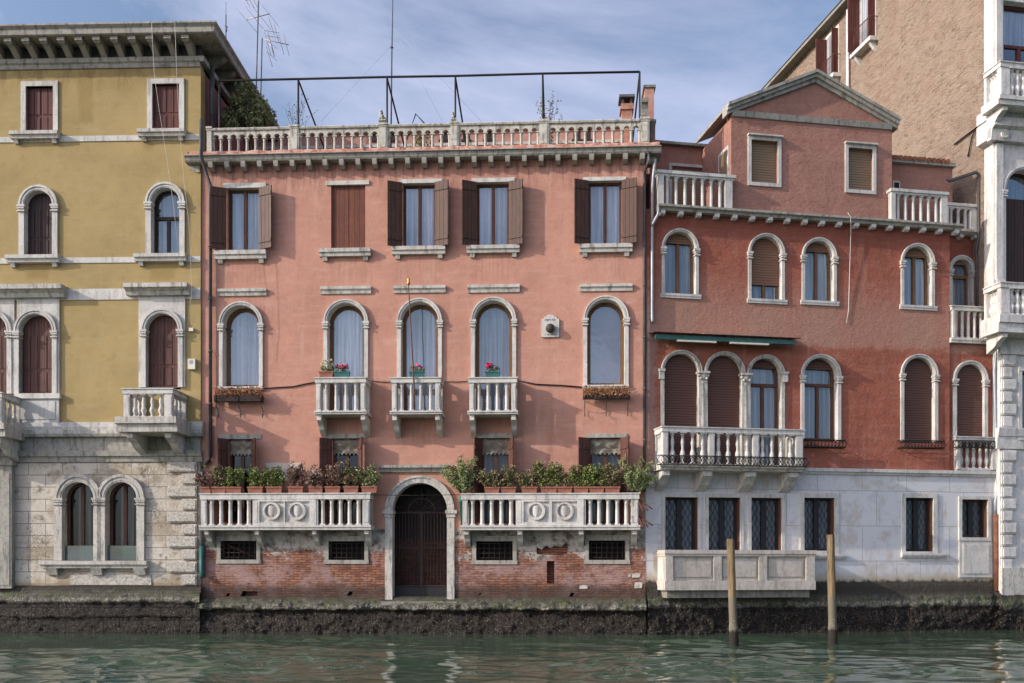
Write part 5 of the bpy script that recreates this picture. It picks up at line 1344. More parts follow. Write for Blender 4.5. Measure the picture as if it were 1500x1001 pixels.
straight_rail(1306, 1388, 279, 330, 1347, 0.2, [(1306, 1312), (1379, 1388)], 6)
straight_rail(1388, 1431, 298.5, 343, 1410, -0.6, [(1388, 1390), (1421.5, 1431)], 3)
# pipes of the red palazzo
u = RR.u(955.5, 0.1)
pipe(RR, red, [(RR.u(966, 0.3), 0.25, rz(306, 966)), (RR.u(964, 0.2), 0.2, rz(318, 966)), (u, 0.1, rz(331, 955)), (u, 0.09, rz(340, 955)), (u, 0.09, rz(468, 955)), (u, 0.14, rz(474, 955))], 0.05, 'pipe_grey')
pipe(RR, red, [(RR.u(960, 0.3), 0.3, rz(240, 957)), (RR.u(958, 0.3), 0.24, rz(262, 957)), (u, 0.11, rz(280, 957)), (u, 0.1, rz(335, 957))], 0.05, 'pipe_grey', collars=False)
up_ = RR.u(1434, -0.5); pipe(RR, red, [(RR.u(1388, -0.6), -0.6, rz(251, 1388)), (RR.u(1391, -0.6), -0.6, rz(254, 1390)), (RR.u(1430, -0.5), -0.5, rz(243, 1430)), (up_, -0.5, rz(247, 1432)), (up_, -0.5, rz(338, 1432)), (up_-0.05, -0.6, rz(360, 1432)), (up_, -0.6, rz(370, 1432)), (up_, -0.6, rz(450, 1432))], 0.06, 'pipe_dark', collars=False)
ug = RR.u(1459, 0.1); pipe(RR, red, [(RR.u(1452, -0.1), -0.1, rz(493, 1452)), (RR.u(1459, 0.0), 0.0, rz(500, 1457)), (ug, 0.1, rz(520, 1459)), (RR.u(1456.5, 0.1), 0.1, rz(545, 1456)), (RR.u(1459, 0.1), 0.1, rz(640, 1459)), (RR.u(1462, 0.1), 0.1, rz(720, 1460)), (RR.u(1458, 0.1), 0.1, rz(735, 1460)), (RR.u(1458, 0.1), 0.1, rz(755, 1460))], 0.055, 'pipe_grey', collars=False)
pipe(RR, red, [(RR.u(1459, 0.12), 0.12, rz(754, 1459)), (RR.u(1461, 0.12), 0.12, rz(866, 1462))], 0.10, 'pipe_rust', collars=False)
zl_ = rz(884, 1250)
algae_mat('algae_red', rz(880, 1300))
foundation(RR, red, 'r', [(0.0, rz(853, 1280), 0.0), (0.08, rz(858, 1280), 0.2), (0.10, rz(868, 1280), 0.3), (0.20, rz(874, 1280), 0.8), (0.26, rz(884, 1280), 1.1), (0.22, rz(893, 1280), 1.5), (0.26, rz(905, 1280), 1.7), (0.26, -0.5, 0.6)], 0.0, RR.u(1466), 'algae_red', 0.07, 9)

# ================================================================== WHITE PALAZZO with brick flank
WF = Face(1456.5, RR.depth(1456.5)-0.32, RR.ang)
white = WF.root('white_palazzo', 'tall white stone palazzo at the right edge with a bare brick side wall', 'building')
WT = 27.0
s = NT('bare sunlit brick flank', 0.95, 0.1)
bc, bf = s.brick(0.34, 0.125, 0.024, (0.41, 0.29, 0.215), (0.24, 0.15, 0.10), (0.36, 0.29, 0.22), 'yz', warp=0.40)
bc = s.mix(s.math('MULTIPLY', s.mr(s.noise(1.2, 7, 0.7), 0.42, 0.66), 0.55), bc, (0.40, 0.31, 0.235))
bc = s.mix(s.math('MULTIPLY', s.mr(s.noise(1.0, 8, 0.8, sc=(1, 4.0, 9.0), off=(2, 5, 1)), 0.52, 0.64), 0.55), bc, (0.17, 0.11, 0.075))
bc = s.mix(s.math('MULTIPLY', s.mr(s.noise(1.0, 8, 0.8, sc=(1, 5.0, 10.0), off=(7, 3, 1)), 0.53, 0.63), 0.7), bc, (0.48, 0.38, 0.29))
bc = s.mix(s.math('MULTIPLY', s.mr(s.noise(1.6, 8, 0.75, off=(3, 3, 9)), 0.48, 0.62), 0.55), bc, (0.43, 0.32, 0.235))
bc = s.mix(s.math('MULTIPLY', s.mr(s.noise(0.6, 5, 0.7, off=(2, 5, 8)), 0.5, 0.68), 0.35), bc, (0.33, 0.19, 0.13))
s.col(bc); s.bump(s.math('ADD', s.math('MULTIPLY', s.math('SUBTRACT', 1.0, bf), 0.5), s.math('MULTIPLY', s.noise(1.0, 8, 0.8, sc=(4, 4, 9)), 1.6)), 1.0, 0.09); MT['flank'] = s.m
WL = WF.u(1640)
m = MB(); m.box(0.0, 0.25, -17.5, -0.5, -0.3, WT-0.4); m.build('side_wall', 'flank', white)
m = MB(); m.box(0.26, WL, -17.5, -0.5, -0.3, WT-0.4); m.build('body', 'flank', white)
m = MB(); m.box(-0.03, 0.30, -0.499, 0.0, WF.z(1457, 208), WT-0.4); m.box(-0.02, 0.30, -0.499, 0.0, WF.z(1457, 492), WF.z(1457, 210)); m.box(WF.u(1465), 0.36, -0.499, 0.0, 1.35, WF.z(1457, 492.5)); m.build('corner_quoin', 'stone_bright', white)
# eaves of the flank
m = MB(); m.prism([(-0.45, WT-0.35), (-0.45, WT-0.2), (0.3, WT+0.1), (0.3, WT-0.5), (0.0, WT-0.5), (0.0, WT-0.36)], -17.7, 0.2); m.build('eaves', 'stone_dark', white)
m = MB(); m.prism([(-0.5, WT-0.199), (WL, WT+3), (WL, WT-0.199)], -17.7, 0.3); m.build('roof', 'rooftile', white)
# flank windows
SF = Face(1456.5, WF.depth(1456.5), RR.ang-math.pi/2)
def side_local(us, ds, z): return (-ds, us, z)     # flank frame -> palazzo frame (u, d, z)
def flank_window(x0, x1, y0, y1, ly0):
    a, b = SF.u(x0), SF.u(x1); xm = (x0+x1)/2; z0_, z1_ = SF.z(xm, y1), SF.z(xm, y0)
    m = MB(); m.box(-0.005, 0.02, a, b, z0_, z1_)
    for (p, q) in ((a-0.12, a), (b, b+0.12)): m.box(-0.05, 0.02, p, q, z0_, z1_)
    m.box(-0.05, 0.02, a-0.12, b+0.12, z1_, z1_+0.14)
    w = m.build('window', 'stone_bright', white)
    m = MB(); m.box(-0.012, -0.006, a+0.05, b-0.05, z0_, z1_-0.05); m.build('pane', 'curtain_dim', w)
    hw = (b-a)/2
    m = MB(); m.box(-0.58, -0.02, a-0.06, a-0.01, z0_+0.02, z1_-0.02); m.build('shutter', 'shutter_red', w)
    m = MB(); m.box(-0.36, -0.02, b+0.03, b+0.08, z0_+0.02, z1_-0.02); m.build('shutter', 'shutter_red', w)
    m = MB(); m.box(-0.38, 0.0, a-0.25, b+0.25, z0_-0.16, z0_-0.001); bl = m.build('balcony_slab', 'stone_bright', w)
    for q in (a-0.1, b-0.05): k = MB(); k.prism([(-0.30, z0_-0.17), (0, z0_-0.17), (0, z0_-0.5), (-0.1, z0_-0.42)], q, q+0.15); k.build('bracket', 'stone_bright', w)
    m = MB(); zr = z0_+0.85
    m.tube([(0, a-0.2, zr), (-0.34, a-0.2, zr), (-0.34, b+0.2, zr), (0, b+0.2, zr)], 0.02, 5)
    n = 14
    for k in range(n+1): q = a-0.2+(b-a+0.4)*k/n; m.tube([(-0.34, q, z0_), (-0.36, q, z0_+0.4), (-0.34, q, zr)], 0.011, 4)
    m.build('iron_railing', 'shutter_red', w)
flank_window(1213, 1228, 50, 118, 0); flank_window(1261, 1282, -22, 68, 0)
m = MB(); up = SF.u(1245); m.tube([(-0.10, up, WT-0.5), (-0.10, up, 14.0)], 0.075, 8); m.build('drainpipe', 'stone_bright', white)
m = MB(); a = SF.u(1431); m.tube([(-0.06, SF.u(1400), SF.z(1400, 212)), (-0.06, SF.u(1436), SF.z(1436, 185)), (-0.06, SF.u(1426), SF.z(1426, 200)), (-0.06, SF.u(1420), SF.z(1420, 230))], 0.03, 5); m.build('old_bracket', 'iron_rust', white)
# front: pilaster, windows and balconies
def wz(y, x=1478, d=0): return WF.z(x, y, d)
a0, a1 = WF.u(1468), WF.u(1535)
arch_window(WF, white, 'white', 1472, 1530, 282, 432, 4.5, 'window', mat='stone_bright', frame='shutter_red', glass='glass_strong', curtain='curtain_grey', rev=0.35, proud=0.06, seed=60, transom=290)
uu0, uu1, q0_, q1_ = WF.b(1472, 1530, 289, 432)
for (a_, b_) in ((uu0+0.01, uu0+0.27), (uu0+0.28, uu0+0.55), (uu0+0.56, uu0+0.9), (uu0+0.91, uu1-0.01)): m = MB(); m.box(a_, b_, -0.30, -0.25, q0_+0.02, q1_); m.build('door_board', 'shutter_dark', white)
u0, u1, z0_, z1_ = WF.b(1470, 1530, 4, 97)
hole('white', rectp(u0, u1, z0_, z1_))
m = MB(); sash(m, u0, u1, z0_, z1_, -0.3, 2, 0.12, 0.14, wz(62)); w = m.build('window', 'shutter_red', white)
q = MB(); pane_poly(q, rectp(u0, u1, z0_, z1_), -0.31); q.build('pane', 'glass_strong', w, False)
curtain_sheet(u0, u1, wz(58), z1_, -0.42, R).build('curtain', 'curtain', w); q = MB(); q.box(u0, u1, -0.49, -0.48, z0_, z1_); q.build('unlit_room_sheet', 'dark', w)
u0, u1, z0_, z1_ = WF.b(1496, 1540, 545, 640); hole('white', rectp(u0, u1, z0_, z1_))
m = MB(); sash(m, u0, u1, z0_, z1_, -0.25); w = m.build('window', 'frame_dark', white); q = MB(); pane_poly(q, rectp(u0, u1, z0_, z1_), -0.26); q.build('pane', 'glass', w, False); q = MB(); q.box(u0, u1, -0.4, -0.38, z0_, z1_); q.build('unlit_room_sheet', 'dark', w)
m = MB(); m.box(u0-0.14, u0, -0.1, 0.05, z0_, z1_); m.box(u1, u1+0.14, -0.1, 0.05, z0_, z1_); m.box(u0-0.14, u1+0.14, -0.1, 0.07, z1_, z1_+0.16); m.box(u0-0.2, u1+0.2, -0.1, 0.12, z0_-0.14, z0_); m.build('surround', 'stone_bright', w)
filled('front_wall', rectp(0.301, WL, 0.6, WT-0.4), WALLS['white'], -0.5, 0.0, 'stone_bright', white)
for (x0, x1, y0, y1) in ((1457, 1466, -60, 165), (1457, 1467, 212, 420)):
    a, b, q0, q1 = WF.b(x0, x1, y0, y1); m = MB(); m.box(a, b, 0.0005, 0.10, q0, q1); m.box(a, b+0.06, 0.0005, 0.15, q0, q0+0.22); m.build('pilaster', 'stone_bright', white)
for (x0, y0, y1, pj) in ((1440, 163, 180, 0.55), (1436, 181, 211, 0.42)):
    q1, q0 = wz(y0), wz(y1); m = MB(); h = q1-q0; m.prof([(0, q0), (pj*0.5, q0), (pj*0.65, q0+h*0.5), (pj, q0+h*0.6), (pj, q1), (0, q1)], -0.28, WL); m.build('entablature', 'stone_bright', white)
    m = MB(); m.prism([(0.0, q0), (-0.28, q0+h*0.1), (-0.28, q1), (0.0, q1)], -0.55, pj*0.5); m.build('entablature_return', 'stone_bright', white)
m = MB(); u = WF.u(1470, 0.2); z = wz(202); m.arch(u, z, 0.05, 0.15, 0.0, 0.3, 0, 2*math.pi, 16); m.arch(u, z, 0.0, 0.03, 0.0, 0.32, 0, 2*math.pi, 8); m.build('scroll_capital', 'stone_bright', white)
for (yt, yb, ys) in ((95, 146, 158), (416, 464, 489)):
    balcony(WF, white, 1466, 1570, yt, yb, ys, 0.85, [(1466, 1480), (1556, 1570)], 9, 'vase', 'stone_bright', brackets=((1470, 1478), (1540, 1550)), bh=0.55, side_n=4, rail_h=0.18, r=0.11, slab_extra=0.12)
# rusticated ground storey
m = MB(); q1, q0 = wz(495), wz(520); m.box(WF.u(1462), WL, 0.0005, 0.12, q0, q1); m.build('string_course', 'stone_bright', white)
for (ya, yb) in ((520, 628), (660, 872)):
    n = round((yb-ya)/17.5)
    for i in range(n):
        y0, y1 = ya+(yb-ya)*i/n, ya+(yb-ya)*(i+1)/n-1.4
        wd = 1488 if i % 2 == 0 else 1482
        a, b, q0, q1 = WF.b(1466, wd, y0, y1); e = 0.04
        m = MB(); m.prism([(a, q0+e), (a+e, q0), (b-e, q0), (b, q0+e), (b, q1-e), (b-e, q1), (a+e, q1), (a, q1-e)], 0.0, 0.06); m.prism(rectp(a+0.05, b-0.05, q0+0.05, q1-0.05), 0.06, 0.09); m.build('quoin', 'stone_bright', white)
for (y0, y1, pj) in ((628, 640, 0.2), (640, 658, 0.1)):
    q1, q0 = wz(y0), wz(y1); m = MB(); m.prof([(0, q0), (pj*0.7, q0), (pj, q1-0.03), (pj, q1), (0, q1)], 0.05, WL); m.build('string_course', 'stone_bright', white)
a, b, q0, q1 = WF.b(1464, 1600, 832, 874); m = MB(); m.box(a, b, 0.0, 0.14, q0, q1); m.build('plinth', 'stone', white)
algae_mat('algae_white', wz(885))
foundation(WF, white, 'w', [(-0.3, wz(866), 0.1), (0.0, wz(868), 0.2), (0.2, wz(873), 0.6), (0.30, wz(884), 1.2), (0.25, wz(893), 1.6), (0.30, wz(905), 1.8), (0.26, -0.5, 0.6)], -0.05, WL, 'algae_white', 0.08, 12)

# ================================================================== separate things
def foliage(m, n, fn, L, rng, up=0.3, wr=0.45):
    for _ in range(n):
        l = L*(0.65+0.7*rng.random()); m.leaf(fn(rng), l, l*wr, rng, up)

def ell(c, r, hollow=0.35):
    def g(rng):
        while True:
            p = [rng.uniform(-1, 1) for _ in range(3)]; q = sum(x*x for x in p)
            if hollow < q < 1: return (c[0]+p[0]*r[0], c[1]+p[1]*r[1], c[2]+p[2]*r[2])
    return g

def stems(m, base, tops, r, rng):
    for t in tops:
        mid = [(base[k]+t[k])/2+rng.uniform(-0.03, 0.03) for k in range(3)]
        m.tube([base, mid, t], [r, r*0.7, r*0.4], 4)

def trough(f, px0, px1, d, ztop_of_rail, h, label, group, leafmat, ph, seed, n=340, dense=1.0):
    rng = random.Random(seed)
    a, b = f.u(px0, d), f.u(px1, d); w = b-a; cu = (a+b)/2
    t = f.thing('potted_plant', label, 'potted plant', cu, d, ztop_of_rail, group)
    m = MB(); hw = w/2; dd = 0.09
    m.add([(-hw*0.9, -dd*0.8, 0), (hw*0.9, -dd*0.8, 0), (hw*0.9, dd*0.8, 0), (-hw*0.9, dd*0.8, 0), (-hw, -dd, h), (hw, -dd, h), (hw, dd, h), (-hw, dd, h)], [(3, 2, 1, 0), (0, 1, 5, 4), (1, 2, 6, 5), (2, 3, 7, 6), (3, 0, 4, 7), (4, 5, 6, 7)])
    m.box(-hw-0.012, hw+0.012, dd-0.015, dd+0.015, h-0.045, h+0.005); m.box(-hw-0.012, hw+0.012, -dd-0.015, -dd+0.015, h-0.045, h+0.005)
    m.build('pot', 'terracotta', t)
    m = MB(); lobes = max(2, int(w/0.17))
    spots = [(-hw+w*(i+0.5)/lobes+rng.uniform(-0.04, 0.04), rng.uniform(-0.04, 0.06), ph*rng.uniform(0.72, 1.0)) for i in range(lobes)]
    for (su, sd, sh) in spots:
        tops = []
        for k in range(9):
            tp = (su+rng.gauss(0, 0.19), sd+rng.gauss(0, 0.08), h+sh*rng.uniform(0.45, 1.08)); tops.append(tp)
            for _ in range(int(n*dense/lobes/9)):
                q = rng.random()**0.7
                p = (su*(1-q)+tp[0]*q+rng.gauss(0, 0.045), sd*(1-q)+tp[1]*q+rng.gauss(0, 0.04), h*(1-q)+tp[2]*q+rng.gauss(0, 0.025)+0.02)
                l = rng.uniform(0.055, 0.10); m.leaf(p, l, l*0.55, rng, 0.3)
        stems(m, (su, sd, h-0.02), tops[:4], 0.006, rng)
    m.build('foliage', leafmat, t)
    return t

RAILZ = {}
zr1 = P.z(418, 722.5, 0.62)
desc_l = ['half bare', 'yellowing', 'bright yellow-green', 'green and airy', 'leafy green', 'dark red-brown', 'pinkish brown', 'reddish sprigged', 'tall brown and green', 'rounded dark green']
potL = [(296, 309), (311.5, 331), (333, 353.5), (364.5, 385), (391.5, 413), (423.5, 444), (453.5, 472.5), (477.5, 498), (505, 524.5), (531, 552)]
mats_l = ['leaf_red', 'leaf_mixed', 'leaf_green', 'leaf_green', 'leaf_green', 'leaf_red', 'leaf_red', 'leaf_red', 'leaf_mixed', 'leaf_dark']
hts_l = [0.30, 0.50, 0.52, 0.46, 0.48, 0.55, 0.50, 0.56, 0.60, 0.46]
ordn = ['leftmost', 'second', 'third', 'fourth', 'fifth', 'sixth', 'seventh', 'eighth', 'ninth', 'rightmost']
for i, ((a, b), mt, hh) in enumerate(zip(potL, mats_l, hts_l)):
    nm = f'terracotta trough of {desc_l[i]} plants, {ordn[i]} on the left balcony rail'
    trough(P, a-1.0, b+1.0, 0.52, zr1, 0.21, nm, 'planters along the left balcony rail', mt, hh*1.42, 100+i, 1500)
potR = [(711, 731), (735, 755), (765, 786), (793, 815), (817.5, 837), (841.5, 861), (864, 884), (887, 907)]
mats_r = ['leaf_mixed', 'leaf_mixed', 'leaf_mixed', 'leaf_green', 'leaf_mixed', 'leaf_green', 'leaf_green', 'leaf_mixed']
hts_r = [0.46, 0.52, 0.58, 0.66, 0.58, 0.55, 0.58, 0.52]
desc_r = ['brown-tipped', 'sparse brown and green', 'pink-flecked', 'tallest leafy green', 'reddish green', 'fresh green', 'yellow-green', 'thin mixed']
for i, ((a, b), mt, hh) in enumerate(zip(potR, mats_r, hts_r)):
    o_ = (ordn[:7]+['rightmost'])[i]
    trough(P, a-1, b+1, 0.52, P.z(806, 722.5, 0.62), 0.20, f'terracotta trough of {desc_r[i]} plants, {o_} on the right balcony rail', 'planters along the right balcony rail', mt, hh*1.30, 200+i, 1500)

def oleander(px, w, h, label, seed, potmat, n=1500, lean=0.0):
    rng = random.Random(seed); d = 0.40
    z0 = P.z(px, 771, 0.62)
    t = P.thing('oleander_bush', label, 'oleander', P.u(px, d), d, z0)
    m = MB(); H0 = zr1-z0-0.12
    m.lathe([(0.11, 0), (0.15, H0*0.8), (0.165, H0*0.8), (0.165, H0), (0.14, H0), (0.13, H0-0.05)], 0, 0, 14); m.build('pot', potmat, t)
    m = MB(); st = MB()
    for k in range(26):
        a = rng.uniform(0, 6.28); rr = w*0.5*math.sqrt(rng.random()); tp = (lean*rng.random()+rr*math.cos(a), rr*0.55*math.sin(a), H0+h*rng.uniform(0.45, 1.0)*(1-0.3*(rr/(w*0.5))**2))
        mid = (tp[0]*0.45, tp[1]*0.5, H0+(tp[2]-H0)*0.5); st.tube([(0, 0, H0-0.05), mid, tp], [0.013, 0.009, 0.005], 5)
        for j in range(int(n/26)):
            q = rng.uniform(0.35, 1.05); p0 = mid if q < 0.5 else tp
            s1 = q*2 if q < 0.5 else (q-0.5)*2
            a_ = (0, 0, H0) if q < 0.5 else mid
            p = tuple(a_[i]+(p0[i]-a_[i])*s1+rng.gauss(0, 0.045) for i in range(3))
            l = rng.uniform(0.10, 0.17); m.leaf(p, l, l*0.21, rng, 0.55)
    st.build('stem', 'soil', t); m.build('foliage', 'leaf_oleander', t)
oleander(680, 1.30, 1.36, 'big pale green oleander bush in a blue pot just right of the gate arch', 31, 'teal', 2800, -0.25)
oleander(924, 1.35, 1.32, 'big pale green oleander bush at the far right end of the balcony rail', 32, 'terracotta', 2800, 0.2)

# flower boxes hung under two arched windows
def flower_box(x0, x1, ytop, ybot, ybr, label, seed):
    rng = random.Random(seed); d = 0.34
    u0, u1, z0, z1 = P.b(x0, x1, ytop, ybot, d); cu = (u0+u1)/2; hw = (u1-u0)/2; h = z1-z0
    t = P.thing('flower_box', label, 'flower box', cu, 0.0, z0, 'flower boxes under arched windows')
    m = MB(); m.box(-hw, hw, 0.16, 0.34, 0.0, h); m.build('trough', 'iron_rust', t)
    zb = P.z((x0+x1)/2, ybr, 0.1)-z0
    for k, uu in enumerate((-hw+0.06, 0, hw-0.06)):
        q = MB(); q.tube([(uu, 0.02, -0.02), (uu, 0.36, -0.02), (uu, 0.36, h*0.9)], 0.014, 5)
        q.tube([(uu, 0.33, -0.03), (uu, 0.22, zb*0.35), (uu, 0.06, zb*0.55), (uu, 0.05, zb*0.85), (uu, 0.10, zb), (uu, 0.14, zb*0.88), (uu, 0.10, zb*0.8)], 0.012, 5)
        q.build('bracket', 'iron', t)
    m = MB(); foliage(m, 1300, lambda r: (r.uniform(-hw, hw), 0.25+r.gauss(0, 0.075), h+r.uniform(-0.08, 0.30)*(0.75+0.25*math.sin(r.random()*9))), 0.075, rng, 0.4)
    m.build('flowers', 'leaf_orange', t)
flower_box(313, 384, 579, 588, 612, 'rust orange flowers in a scrolled iron box beneath the leftmost arched pink window', 51)
flower_box(854, 923, 578, 584, 610, 'rust orange flowers in a plain iron box beneath the uncurtained arched window', 52)

# pots on the small balconies
def balcony_pot(px, x0, x1, kind, label, seed):
    rng = random.Random(seed); d = 0.68
    u0, u1 = P.u(x0, d), P.u(x1, d); hw = (u1-u0)/2; z = P.z(px, 553, 0.8)
    t = P.thing('potted_plant', label, 'potted plant', (u0+u1)/2, d, z)
    h = 0.20
    m = MB(); m.add([(-hw*0.85, -0.07, 0), (hw*0.85, -0.07, 0), (hw*0.85, 0.07, 0), (-hw*0.85, 0.07, 0), (-hw, -0.09, h), (hw, -0.09, h), (hw, 0.09, h), (-hw, 0.09, h)], [(3, 2, 1, 0), (0, 1, 5, 4), (1, 2, 6, 5), (2, 3, 7, 6), (3, 0, 4, 7), (4, 5, 6, 7)])
    m.box(-hw-0.01, hw+0.01, 0.08, 0.10, h-0.04, h)
    m.build('pot', 'teal' if kind != 'white' else 'terracotta', t)
    m = MB(); foliage(m, 190, ell((0, 0, h+0.08), (hw*1.05, 0.11, 0.14), 0.0), 0.07, rng); m.build('foliage', 'leaf_green', t)
    m = MB()
    if kind == 'white': foliage(m, 170, ell((0, 0, h+0.22), (hw*1.0, 0.13, 0.24), 0.1), 0.055, rng, 0.3, 0.7)
    elif kind == 'left': foliage(m, 80, ell((-hw*0.5, 0.05, h+0.18), (hw*0.45, 0.08, 0.12), 0), 0.07, rng, 0.2, 0.9)
    else: foliage(m, 70 if kind == 'pink' else 26, ell((0, 0.03, h+0.16), (hw*0.9, 0.10, 0.09), 0.1), 0.07, rng, 0.2, 0.9)
    m.build('flowers', 'petal_white' if kind == 'white' else 'petal_pink', t)
balcony_pot(478, 468, 489, 'white', 'pale white-flowered plant spilling over the left small balcony rail', 61)
balcony_pot(503, 489, 513, 'pink', 'green planter full of magenta cyclamen beside the white-flowered plant', 62)
balcony_pot(612, 600, 622, 'few', 'green planter with few pink blooms behind the flagpole', 63)
balcony_pot(722, 711, 733, 'left', 'green planter with one red-pink bloom cluster at its left side', 64)

# flagpole
zf0 = P.z(604, 600, 0.86); zf1 = P.z(598, 416, 1.0)
uu0, uu1 = P.u(607, 0.86), P.u(598.5, 1.15)
t = P.thing('flagpole', 'thin bare flagpole with gilt finial fixed to the middle small balcony', 'flagpole', uu0, 0.86, zf0)
zf1 = P.z(598, 418, 1.15)
m = MB(); m.tube([(0, 0, 0), (0, 0, 0.5), (uu1-uu0, 0.29, zf1-zf0)], [0.03, 0.028, 0.018], 7); m.build('pole', 'frame', t)
m = MB(); z = zf1-zf0; m.lathe([(0.02, z), (0.055, z+0.02), (0.06, z+0.08), (0.03, z+0.12), (0.05, z+0.16), (0.04, z+0.2), (0.005, z+0.27)], uu1-uu0, 0.29, 8); m.build('finial', 'gold', t)

# plaque with an iron ball
cu_ = P.u(806); z0 = P.z(806, 494.5)
t = P.thing('wall_plaque', 'white stone plaque with an iron ball set in it on the pink wall', 'plaque', cu_, 0.0, z0)
x0, x1 = P.u(793)-cu_, P.u(819)-cu_; h1 = P.z(806, 468)-z0; h2 = P.z(806, 461.5)-z0
pts = [(x0, 0), (x1, 0), (x1, h1)]
for i in range(13):
    q = i/12; a = x1*0.82+(x0*0.82-x1*0.82)*q; pts.append((a, h1+(h2-h1)*math.sin(math.pi*q)**0.9))
pts.append((x0, h1))
m = MB(); m.prism(pts, 0.0, 0.06); m.build('panel', 'stone_clean', t)
m = MB(); zc = P.z(806, 481.3, 0.1)-z0; m.sphere((0, 0.13, zc), 0.148, 14); m.build('ball', 'ball', t)
def stroke_text(rows, mat, parent, d):
    m = MB()
    for (u, z, w, h) in rows: m.box(u-w/2, u+w/2, d, d+0.004, z-h/2, z+h/2)
    m.build('lettering', mat, parent)
def text_part(body, size, u, z, d, parent):
    cuv = bpy.data.curves.new('lettering', 'FONT'); cuv.body = body; cuv.size = size; cuv.align_x = 'CENTER'; cuv.extrude = 0.002
    tmp = bpy.data.objects.new('tmp', cuv); COL.objects.link(tmp)
    dg = bpy.context.evaluated_depsgraph_get(); me = bpy.data.meshes.new_from_object(tmp.evaluated_get(dg), depsgraph=dg)
    bpy.data.objects.remove(tmp); me.materials.clear(); me.materials.append(MT['ball'])
    for v in me.vertices: x, y, zz = v.co; v.co = (u+x, -(d+zz), z+y)
    o = bpy.data.objects.new('lettering', me); COL.objects.link(o); o.parent = parent
# worn lettering: too small in the photo to read beyond its rhythm of strokes
R2 = random.Random(4); rows = []
for (zz, ng, gap) in ((h1-0.03, 11, 6), (0.075, 10, 1)):
    for k in range(ng):
        if k == gap: continue
        uu = x0*0.62+(x1-x0)*0.62*(k+0.5)/ng
        rows.append((uu-0.008, zz, 0.008, 0.05)); rows.append((uu+0.006, zz+R2.choice((-0.02, 0, 0.02)), 0.016, 0.008))
        if R2.random() < 0.6: rows.append((uu+0.012, zz, 0.007, 0.05))
stroke_text(rows, 'stone_dark', t, 0.0605)

# cables sagging across the pink wall
def cable(f, px, label, mat='cable', r=0.013, d=0.03, group=None):
    pts = [(f.u(q[0], q[2] if len(q) > 2 else d), q[2] if len(q) > 2 else d, f.z(q[0], q[1], q[2] if len(q) > 2 else d)) for q in px]
    t = MB(); t.tube(pts, r, 5); o = t.build('cable', mat); 
    o.location = (f.O.x, f.O.y, 0); o.rotation_euler = (0, 0, f.ang)
    return tag(o, label, 'cable', group)
cable(P, [(386, 569), (410, 567.5), (430, 566.5), (445, 563), (463, 560)], 'black cable on the pink wall between the left flower box and left balcony', r=0.022)
cable(P, [(538, 557), (556, 559.5), (575, 560)], 'short black cable on the pink wall between left and middle balconies')
cable(P, [(647, 559), (670, 559.5), (688, 558.5)], 'short black cable on the pink wall between middle and right balconies')
cable(P, [(757, 557), (785, 563), (820, 564.5), (854, 567.5)], 'black cable on the pink wall between right balcony and right flower box', r=0.022)
cable(P, [(541, 725), (600, 726), (677, 725)], 'thin cable stretched across the arch of the water gate', r=0.010, d=0.32)
cable(Y, [(222, 33.2), (226, 110), (233, 160), (244, 230), (254, 300), (262, 372)], 'left one of two pale wires hanging from the grey roof cornice', 'wire', 0.007, 1.0)
cable(Y, [(256, 32.6), (259, 110), (263, 190), (270, 270), (277, 330), (279, 372), (281, 425), (276, 470)], 'right one of two pale wires hanging from the grey roof cornice', 'wire', 0.007, 1.0)
cable(RR, [(1242, 312, 0.37), (1246, 318, 0.37), (1246.5, 340, 0.12), (1244, 420, 0.05), (1243, 455, 0.03), (1240, 474, 0.03)], 'pale loose wire dangling down the dark red wall from the cornice', 'wire', 0.013, 0.47)
# intercom box and little junction on the yellow wall
t = Y.thing('meter_box', 'small cream box on the ochre wall beside the pink corner', 'box', Y.u(282.5), 0, Y.z(282, 542))
w = Y.u(288)-Y.u(277.5); h = Y.z(282, 527)-Y.z(282, 542); m = MB(); m.box(-w/2, w/2, 0, 0.14, 0, h); m.build('case', 'white_paint', t)
m = MB(); m.box(-w*0.28, w*0.12, 0.1405, 0.15, h*0.55, h*0.85); m.build('vent', 'pipe_grey', t)
t = Y.thing('junction_box', 'tiny white junction box beside the right shuttered arch capital', 'box', Y.u(281), 0, Y.z(281, 486))
m = MB(); m.box(-0.07, 0.07, 0, 0.08, 0, 0.11); m.box(-0.09, -0.0705, 0.02, 0.05, 0.03, 0.06); m.build('case', 'white_paint', t)

# pergola frame of iron tubes on the terrace
fd = -0.15
t = P.thing('pergola_frame', 'rusty iron tube frame standing along the roof terrace balustrade', 'pergola', P.u(620, fd), fd, TERR)
U0 = P.u(620, fd)
def pt(x, y, d=fd): return (P.u(x, d)-U0, d-fd, P.z(x, y, d)-TERR)
m = MB(); m.tube([pt(320, 118.5), pt(437, 116), pt(567, 113), pt(667, 111.5), pt(795, 108), pt(937, 105.5)], 0.036, 6); m.build('top_tube', 'iron', t)
for (x, y) in ((321.5, 119), (437, 116), (567, 113), (667, 111.5), (795, 108), (937, 105.5)):
    m = MB(); a = pt(x, y); m.tube([(a[0], a[1], 0), a], 0.034, 6); m.build('post', 'iron', t)
    if x > 330:
        m = MB(); m.tube([(a[0], a[1], a[2]-0.03), (a[0]+0.03, a[1]-4.3, a[2]-1.0)], 0.030, 6); m.build('beam', 'iron', t)
m = MB(); m.tube([pt(596, 205, -1.5), pt(609, 167, -1.5), pt(630, 190, -1.5)], 0.03, 5); m.build('folded_bracket', 'iron', t)

